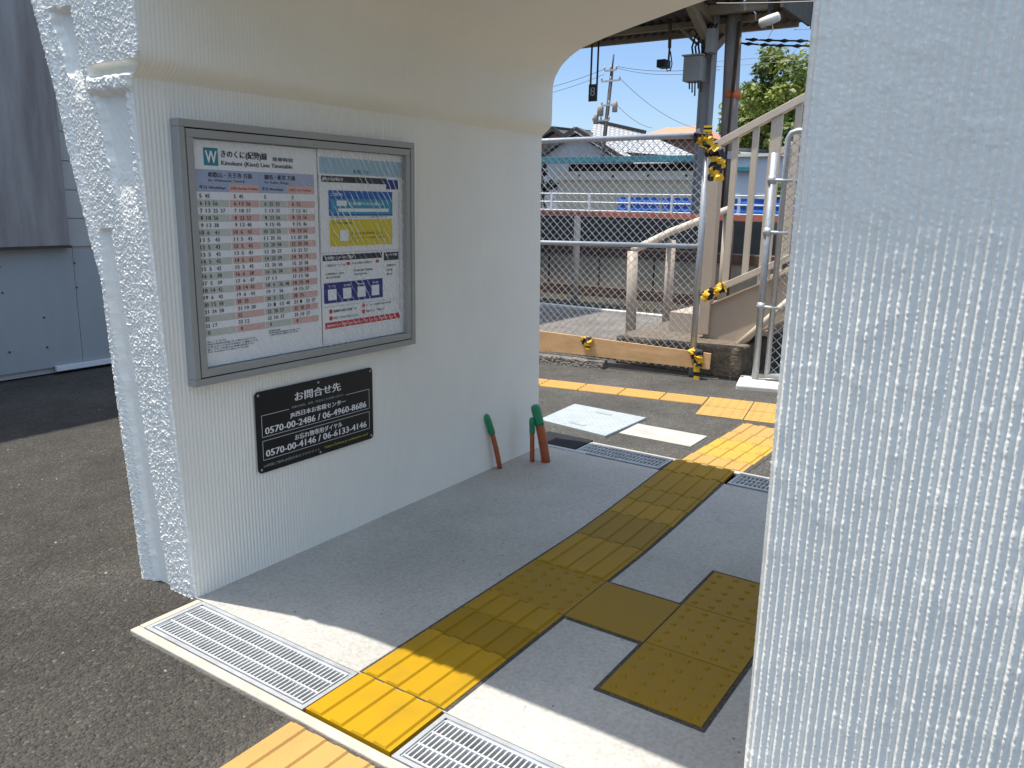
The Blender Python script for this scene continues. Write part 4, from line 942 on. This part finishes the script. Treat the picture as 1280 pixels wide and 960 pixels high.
# gable-end house in front of it: ridge runs away from us
YG = 40; p0 = at(719, 161, YG); p1 = at(741, 158, YG + 5)
eR = at(790, 205, YG) - p0; eLf = at(660, 200, YG) - p0
house('tiled_house', 'gable ended house with silver tiles and grey plaster gable, left of the utility pole', p0, Vector((at(752, 158, YG + 6).x, YG + 6, p0.z)), Vector((eLf.x, 0, eLf.z)), Vector((eR.x, 0, eR.z)), 2, 'rooftile', 'plaster', rt=.13, ridgem='column')
# brown house behind, far left
p0 = at(690, 160, 52); house('brown_house', 'brown clad house with dark low roof at the far left', p0, Vector((p0.x + 1.4, 58, p0.z)), Vector((-4.5, 0, -2.3)), Vector((1.9, 0, -1.1)), 2, 'rooftile_dark', 'brown_house', rt=.15)
# orange-roofed house
YO = 58; oa = at(806, 157, YO); ob_ = at(866, 157, YO)
ho = thing('orange_roofed_house', ((oa.x + ob_.x) / 2, YO + 3, 0), 'house with orange tiled hip roof beyond the silver roof', 'house')
oz_ = oa.z; drop = .95; x0, x1 = oa.x - .3, ob_.x + .5
roofquad('roof_slope', [(x0 - .3, YO - .5, oz_ - drop), (x1 + .7, YO - .5, oz_ - drop), (x1 - .7, YO + 2.5, oz_ + .05), (x0 + 1.0, YO + 2.5, oz_ + .05)], 'red_tile', ho, .15)
roofquad('roof_slope', [(x1 + .7, YO + 5.5, oz_ - drop), (x0 - .3, YO + 5.5, oz_ - drop), (x0 + 1.0, YO + 2.5, oz_ + .05), (x1 - .7, YO + 2.5, oz_ + .05)], 'red_tile', ho, .15)
roofquad('roof_slope', [(x1 + .7, YO - .5, oz_ - drop), (x1 + .7, YO + 5.5, oz_ - drop), (x1 - .7, YO + 2.55, oz_ + .05), (x1 - .7, YO + 2.5, oz_ + .05)], 'red_tile', ho, .15)
m_ = MB(); m_.box(x0, x1, YO, YO + 5, 0, oz_ - drop - .02); hw = m_.build('wall', 'brown_house', ho)
m_ = MB(); m_.box(x0 + .6, x0 + 1.8, YO - .03, YO - .003, oz_ - 2.6, oz_ - 1.5); m_.build('window', 'window', hw)
# small far sheds right of the concrete pole
p0 = at(912, 187, 33); house('shed', 'small shed with white roof between the pole and balusters', p0, Vector((p0.x + 2.6, 37, p0.z)), Vector((-1.5, 0, -.9)), Vector((1.1, 0, -.75)), 1, 'plaster', 'plaster', cat='shed', rt=.1, ridgem='plaster')

# ---------------------------------------------------------------- trees
def tree(label, base, crown, rad, nclump, nleaf, ls, m, trunk_r=.2, name='leafy_tree', seed=1, group=None, stem=True):
    rs = np.random.RandomState(seed); base = Vector(base); crown = Vector(crown)
    t = thing(name, base, label, 'tree' if name != 'dark_shrub' else 'shrub', group)
    cl = []
    for i in range(nclump):
        d = rs.normal(size=3); d /= np.linalg.norm(d); r = .35 + .62 * rs.rand() ** .6
        cl.append((np.array(crown) + d * r * np.array(rad), (.22 + .16 * rs.rand()) * min(rad), rs.rand()))
    if stem:
        m_ = MB(); top = crown - Vector((0, 0, rad[2] * .3))
        m_.tube([base, base.lerp(top, .5) + Vector((.1, .1, 0)), top], [trunk_r, trunk_r * .75, trunk_r * .4], 9)
        for c, r, k in cl[::max(1, nclump // 12)]: m_.tube([base.lerp(top, .55 + .4 * rs.rand()), base.lerp(top, .8).lerp(Vector(c), .55) + Vector((0, 0, -.1)), Vector(c)], [trunk_r * .35, trunk_r * .2, trunk_r * .07], 5)
        m_.build('trunk', 'bark', t, True)
    V = []; tone = []
    for i in range(nleaf):
        c, r, k = cl[rs.randint(nclump)]; d = rs.normal(size=3); d /= np.linalg.norm(d); p = c + d * r * rs.rand() ** .4 * np.array([1.15, 1.15, .8])
        n_ = d * .6 + np.array([0, 0, .6]) + rs.normal(size=3) * .5; n_ /= np.linalg.norm(n_)
        u = np.cross(n_, rs.normal(size=3)); u /= np.linalg.norm(u); v_ = np.cross(n_, u); s = ls * (.6 + .8 * rs.rand())
        V += [p - u * s * .5, p + v_ * s * .3, p + u * s * .5, p - v_ * s * .3]; tone.append(min(1, max(0, .25 * rs.rand() + .65 * k + .1)))
    m_ = MB(); m_.v = [tuple(q) for q in V]; m_.f = [(4 * i, 4 * i + 1, 4 * i + 2, 4 * i + 3) for i in range(nleaf)]; m_.tone = dict(enumerate(tone))
    m_.build('crown', m, t)
c = at(985, 125, 35); tree('tall broad leafed tree rising above the stair handrail', (c.x + .4, 35, 0), (c.x, 35, c.z - .1), (2.55, 2.5, 1.95), 60, 15000, .20, 'leaf', .3, seed=4)
c = at(930, 150, 38); tree('lower tree crown beside the weathered concrete pole', (c.x + .3, 38, 0), (c.x + .3, 38, c.z - .3), (1.2, 1.4, 1.5), 26, 6000, .2, 'leaf', .2, seed=9)
c = at(1010, 170, 33); tree('bushy tree low behind the gate top pipe', (c.x, 33, 0), (c.x, 33, c.z), (1.5, 1.5, 1.3), 30, 7000, .2, 'leaf', .2, seed=14)
c = at(932, 189, 36); tree('low hedge like bush above the pale grey wall', (c.x, 36, 0), (c.x + .5, 36, c.z - .2), (2.2, 1.2, .65), 30, 6000, .18, 'leaf', .1, seed=21)
c = at(684, 222, 24); tree('dark shrub on a thin stem beside the cream wall', (c.x, 24, 0), (c.x - .3, 24, c.z), (.65, .6, .65), 18, 3500, .13, 'leaf_dark', .06, name='dark_shrub', seed=30)
c = at(985, 243, 20); tree('small green bush behind the gate mesh at the wall edge', (c.x, 20, 0), (c.x, 20, c.z), (.5, .5, .4), 12, 2000, .1, 'leaf', .05, name='dark_shrub', seed=33)
m_ = MB(); rs = np.random.RandomState(5)
for i in range(900):
    x = rs.uniform(-8, 0); y = rs.uniform(9.1, 10.3); h = rs.uniform(.03, .13) * (1 if vn(x * 1.3, y * 1.5, 1) > .45 else .4); a = rs.uniform(0, 6.3); dx, dy = .008 * math.cos(a), .008 * math.sin(a)
    m_.add([(x - dx, y - dy, -.01), (x + dx, y + dy, -.01), (x + dx * 4 * rs.rand(), y + .04 * rs.normal(), h)], [(0, 1, 2)], rs.rand())
tag(m_.build('weeds', 'weed'), 'dry weeds growing along the foot of the concrete wall', 'weeds', kind='stuff')

# ---------------------------------------------------------------- platform canopy and columns
YC = 12.2
can = thing('platform_canopy', (-7, YC, 1.1), 'old dark platform canopy on a grey steel column', 'canopy')
zc = at(855, 48, 12.9).z + .085
xe = at(944, 30, 12.5).x
def corr(x0, x1, y0, y1, z0, z1, nm, pitch=.15, amp=.02):
    n_ = int((x1 - x0) / pitch * 6); xs = np.linspace(x0, x1, n_); ys = np.linspace(y0, y1, 4)
    P = np.zeros((4, n_, 3))
    for i, y in enumerate(ys): P[i, :, 0] = xs; P[i, :, 1] = y; P[i, :, 2] = z0 + (z1 - z0) * i / 3 + amp * np.sin(2 * np.pi * xs / pitch)
    Q_ = P.copy(); Q_[..., 2] += .02
    grid(nm, np.concatenate([P, Q_[::-1]], 0), 'canopy', can)
corr(-22, xe, 9.9, 13.0, zc + .42, zc, 'roof_sheet')
xe2 = at(993, 30, 12.4).x
corr(xe + .02, xe2, 11.7, 13.0, zc + .20, zc - .02, 'roof_sheet')
m_ = MB(); m_.box(xe2 + .01, xe2 + .05, 11.65, 13.05, zc - .06, zc + .30); m_.build('fascia', 'canopy', can)
m_ = MB(); m_.box(-22, xe2 - .1, 12.90, 12.98, zc - .07, zc + .03); m_.build('eave_beam', 'canopy_wood', can)
m_ = MB(); m_.box(at(880, 20, 11.9).x, xe2 - .2, 11.9, 12.0, zc + .0, zc + .13); m_.build('purlin', 'canopy_wood', can)
m_ = MB(); m_.box(-22, xe2 - .2, 12.42, 12.5, zc - .03, zc + .055); m_.build('purlin', 'canopy_wood', can)
m_ = MB(); m_.box(-22, xe - .1, 10.9, 11.0, zc + .1, zc + .24); m_.build('purlin', 'canopy_wood', can)
cx = at(872, 265, YC).x + .01
m_ = MB()
for dx in (-.085, .085): m_.box(cx + dx - .008, cx + dx + .008, YC - .09, YC + .09, 1.1, zc + .05)
m_.box(cx - .077, cx + .077, YC - .006, YC + .006, 1.1, zc + .04)
m_.build('column', 'column', can)
m_ = MB(); m_.bar((cx, YC - .02, zc - .35), (cx, YC - .9, zc + .08), .1, .12); m_.bar((cx, YC + .02, zc - .45), (cx, YC + .7, zc - .06), .1, .12); m_.bar((cx, 10.0, zc + .28), (cx, 12.9, zc - .08), .12, .16)
m_.build('bracket', 'canopy_wood', can)
m_ = MB(); m_.bar((cx - .25, YC - .1, zc - .16), (cx + .02, YC - .1, zc - .42), .05, .05); m_.bar((cx - .5, YC - .1, zc - .05), (cx - .15, YC - .1, zc - .35), .035, .035); m_.build('brace', 'canopy_wood', can)
jb = thing('junction_box', (at(868, 103, 11.98).x, 11.95, at(868, 103, 11.98).z), 'grey junction box fixed to the canopy column', 'junction box')
a = at(856, 103, 11.95); b = at(880, 70, 11.95)
m_ = MB(); m_.box(a.x, b.x, 11.85, 12.09, a.z, b.z); bd = m_.build('body', 'box', jb, bevel=.006)
m_ = MB(); m_.box(a.x - .02, b.x + .02, 11.82, 12.1, b.z + .002, b.z + .02); m_.build('lid', 'column', jb)
m_ = MB()
for k in range(5): x = a.x + .07 + .045 * k; m_.tube([(x, 11.95, a.z), (x + .01, 11.95, a.z - .10 - .05 * (k % 3))], .011, 6)
m_.build('cable_gland', 'black', bd)
m_ = MB()
for k in range(5): x = a.x + .10 + .05 * k; m_.tube([(x, 11.97, b.z), (x - .03, 11.97, b.z + .14), (x + .05 * math.sin(k * 2), 11.99, b.z + .28), (x + .1, 12.05, zc - .1)], .014, 6)
m_.build('cable', 'black', jb, True)
m_ = MB(); a = at(884, 67, 12.0); b = at(896, 36, 12.0); m_.box(a.x, b.x, 11.9, 12.1, a.z, b.z)
tag(m_.build('cable_box', 'box', bevel=.006), 'narrow grey box between the column and the weathered pole, under the canopy', 'box')
lp = thing('strip_lamp', at(962, 27, 11.6), 'white capsule shaped lamp under the end of the canopy', 'lamp')
a = at(949, 30, 11.6); b = at(975, 20, 11.6)
m_ = MB(); m_.tube([a, a.lerp(b, .06), a.lerp(b, .5), a.lerp(b, .94), b], [.03, .062, .068, .062, .03], 12); m_.build('body', 'lamp', lp, True)
m_ = MB(); m_.tube([a.lerp(b, .45) + Vector((0, 0, .05)), a.lerp(b, .40) + Vector((0, 0, .42))], .022, 8); m_.build('stem', 'black', lp)
m_ = MB(); q = a.lerp(b, .6); m_.tube([q, q + Vector((.03, 0, -.13)), q + Vector((-.02, 0, -.22))], .006, 5); m_.build('pull_cord', 'lamp', lp)
cp_ = thing('canopy_pole', (at(907, 260, YC).x, YC, 1.1), 'weathered brown pole with orange band under the canopy end', 'pole')
a = at(907, 264, YC); b = at(918, 40, YC)
m_ = MB(); m_.tube([(a.x, YC, 1.1), (b.x - .02, YC, zc + .05)], [.125, .115], 16); m_.build('shaft', 'pole', cp_, True)
zo = at(910, 119, YC).z; m_ = MB(); m_.tube([((a.x + b.x) / 2, YC, zo - .05), ((a.x + b.x) / 2, YC, zo + .05)], .127, 16); m_.build('orange_band', 'orange', cp_, True)
zo = at(910, 195, YC).z; m_ = MB(); m_.box(a.x - .02, a.x + .11, YC - .14, YC - .13, zo - .05, zo + .06); m_.build('label_plate', 'trim', cp_)
m_ = MB(); m_.tube([(a.x - .02, YC - .135, 1.2), (a.x + .03, YC - .135, zc - .1)], .018, 6); m_.tube([(a.x + .03, YC - .14, zo + .9), (a.x + .06, YC - .14, zc - .1)], .016, 6); m_.build('conduit', 'rust', cp_, True)
cm = thing('platform_camera', at(832, 80, 11.8), 'small black camera hanging on a pipe below the canopy', 'camera')
a = at(838, 24, 11.8); b = at(835, 84, 11.8); m_ = MB(); m_.tube([a, at(837, 60, 11.8)], .026, 8); m_.tube([at(837, 60, 11.8), b], .016, 8); m_.tube([at(838, 64, 11.8), at(840, 80, 11.8), at(838, 88, 11.8), at(834, 89, 11.8), at(833, 84, 11.8)], .009, 6); m_.build('pipe', 'rust', cm, True)
c = at(831, 80, 11.75); m_ = MB(); m_.box(c.x - .09, c.x + .05, 11.65, 11.85, c.z - .055, c.z + .055); m_.build('body', 'black', cm, bevel=.008)
hs = thing('hanging_sign', at(741, 128, 12.6), 'small dark sign plate hanging on two rods from the canopy', 'sign')
a = at(736, 127, 12.6); b = at(747, 105, 12.6); m_ = MB(); m_.box(a.x, b.x, 12.58, 12.61, a.z, b.z); m_.build('plate', 'fabric_sign', hs)
for pxx in (738.5, 746.5):
    q = at(pxx, 104, 12.6); m_ = MB(); m_.tube([(q.x, 12.595, q.z - .02), (q.x, 12.595, zc + .02)], .016, 6); m_.build('rod', 'black', hs)
cu = bpy.data.curves.new('txt', 'FONT'); cu.body = '8'; cu.size = .2; cu.align_x = 'CENTER'; ot = bpy.data.objects.new('txt', cu); C.objects.link(ot)
me = bpy.data.meshes.new_from_object(ot.evaluated_get(bpy.context.evaluated_depsgraph_get())); bpy.data.objects.remove(ot)
me.transform(Matrix.Translation(Vector(((a.x + b.x) / 2, 12.577, (a.z + b.z) / 2 - .05)) - Vector(WL[hs.name])) @ Matrix.Rotation(math.pi / 2, 4, 'X'))
me.materials.clear(); me.materials.append(M['trim']); ot = bpy.data.objects.new('lettering', me); C.objects.link(ot); ot.parent = hs

# ---------------------------------------------------------------- utility pole and wires
YP = 38
b = at(752, 205, YP); tpx = at(767, 70, YP)
up = thing('utility_pole', (b.x, YP, 0), 'far utility pole with crossarms and transformer in front of the roofs', 'utility pole')
def onp(py): t = (py - 205) / (70 - 205); return Vector((b.x + (tpx.x - b.x) * t, YP, b.z + (tpx.z - b.z) * t))
m_ = MB(); m_.tube([(b.x - .05, YP, 0), onp(205), onp(88), ], [.13, .115, .085], 10); m_.tube([onp(90), onp(68)], .04, 6); m_.build('shaft', 'concrete_pole', up, True)
for py, w0, w1 in ((88, -.35, .3), (101, -.45, .55), (131, -.3, .5), (150, -.7, .2)):
    p = onp(py); m_ = MB(); m_.bar(p + Vector((w0, -.12, 0)), p + Vector((w1, -.12, .02)), .07, .08); ca = m_.build('crossarm', 'column', up)
    m_ = MB()
    for k in range(3): q = p + Vector((w0 + (w1 - w0) * k / 2, -.12, .03)); m_.tube([q, q + Vector((0, 0, .1)), q + Vector((0, 0, .2))], [.03, .05, .02], 7)
    m_.build('insulator', 'box', ca, True)
for dx, py, r in ((.45, 134, .13), (-.35, 138, .16), (-.55, 148, .13)):
    p = onp(py) + Vector((dx, -.1, 0)); m_ = MB(); m_.tube([p - Vector((0, 0, .22)), p + Vector((0, 0, .2)), p + Vector((0, 0, .26))], [r, r, r * .6], 12); m_.build('transformer', 'pole', up, True)
def wire(label, a, b, sag, r, beads=0):
    a = Vector(a); b = Vector(b); n_ = 24; m_ = MB()
    m_.tube([a.lerp(b, k / n_) - Vector((0, 0, sag * 4 * (k / n_) * (1 - k / n_))) for k in range(n_ + 1)], r * (.8 if beads else .55), 5)
    for k in range(beads):
        t = (k + .5) / beads; p = a.lerp(b, t) - Vector((0, 0, sag * 4 * t * (1 - t))); m_.tube([p - (b - a).normalized() * .07, p, p + (b - a).normalized() * .07], [.01, .03, .01], 7)
    tag(m_.build('overhead_wire', 'black'), label, 'wire', 'overhead wires')
P_ = lambda x, y, Y: at(x, y, Y)
wire('upper thick cable with beads right of the canopy pole', P_(932, 49, 12.4), P_(1120, 45, 12.4), .04, .016, 9)
wire('lower thick cable with beads right of the canopy pole', P_(926, 54, 12.4), P_(1120, 51, 12.4), .05, .016, 9)
wire('thin straight wire from the canopy corner to the ribbed wall edge', P_(993, 37, 11.8), P_(1120, 31, 11.8), .0, .008)
wire('wire crossing the gap in the canopy at the top of the photo', P_(880, 4, 10.6), P_(1100, -3, 10.6), .02, .014)
wire('steep dropper wire at the top right of the sky', P_(1018, -12, 11.8), P_(1013, 36, 11.8), 0, .012)
wire('thin wire just above the tree crown', P_(880, 78, 30), P_(1120, 52, 30), .05, .018)
wire('second thin wire above the tree crown, slightly lower', P_(880, 84, 30), P_(1120, 60, 30), .08, .014)
wire('wire from the utility pole top to the canopy column', onp(86) + Vector((.3, -.1, .1)), P_(900, 83, 33), .2, .02)
wire('wire from the upper crossarm rightward, below the pole top wire', onp(88) + Vector((.3, -.1, .1)), P_(900, 87, 33), .25, .018)
wire('wire sloping from the lower crossarm down to the orange roof', onp(101) + Vector((.55, -.1, .1)), P_(885, 163, 48), .5, .02)
wire('wire sloping from the transformer down to the silver roof', onp(130) + Vector((.5, -.1, 0)), P_(815, 160, 44), .2, .02)
wire('wire leaving the utility pole top to the left', onp(88) + Vector((-.35, -.1, .1)), P_(600, 122, 38), .3, .02)
wire('wire leaving the upper crossarm to the left', onp(92) + Vector((-.35, -.1, 0)), P_(600, 130, 38), .3, .018)

# ---------------------------------------------------------------- grey building at the left
lb = thing('grey_building', (-6.6, 3, 0), 'grey building with weathered dark upper panel over a blue grey lower wall', 'building')
XB = -6.10
m_ = MB(); m_.box(-9.5, XB - .02, -8, 9, 0, 5.6); m_.build('wall', 'siding', lb)
m_ = MB(); m_.box(XB - .018, XB, -8, 3.192, .045, .915); m_.build('lower_panel', 'lower_panel', lb)
m_ = MB(); m_.box(XB - .018, XB - .001, 3.196, 5.2, .045, .905); m_.build('lower_panel', 'lower_panel', lb)
m_ = MB(); m_.box(XB - .018, XB + .055, -8, 3.155, .935, 5.75); m_.build('upper_panel', 'upper_slab', lb, bevel=.004)
m_ = MB(); m_.box(XB + .004, XB + .07, -8, 3.16, .918, .934); m_.build('drip_edge', 'dark_wood', lb)
m_ = MB()
for k in range(24): z = .925 + k * .205; m_.box(XB - .018, XB - .004, 3.17, 9, z, z + .199)
m_.build('siding_boards', 'siding', lb)
m_ = MB(); m_.box(XB + .001, XB + .03, 2.98, 6, .015, .05); m_.build('base_trim', 'trim', lb)
m_ = MB()
for y in np.arange(-2, 5, .26):
    for z in (.2, .42, .62, .8):
        if random.random() < .6: m_.tube([(XB, y, z), (XB + .004, y, z)], .008, 6)
m_.build('bolt', 'dark_wood', lb)
# pale grit on the asphalt by the portal
m_ = MB(); rs = np.random.RandomState(9)
for i in range(70):
    x = rs.uniform(-5, -1.5); y = rs.uniform(.7, 3.2); r = rs.uniform(.002, .006) * (1.3 if rs.rand() < .06 else .8)
    if x > -2.3 and y > 1.2: continue
    m_.hexa([(x - r, y - r, -.013), (x + r * 1.3, y - r * .6, -.013), (x + r, y + r, -.013), (x - r * .8, y + r, -.013)], [(x - r * .5, y - r * .5, -.012 + r), (x + r * .7, y - r * .3, -.012 + r * .8), (x + r * .4, y + r * .6, -.012 + r), (x - r * .4, y + r * .5, -.012 + r * .7)])
tag(m_.build('grit', 'kerbstone'), 'pale grit scattered on the dark asphalt', 'grit', kind='stuff')
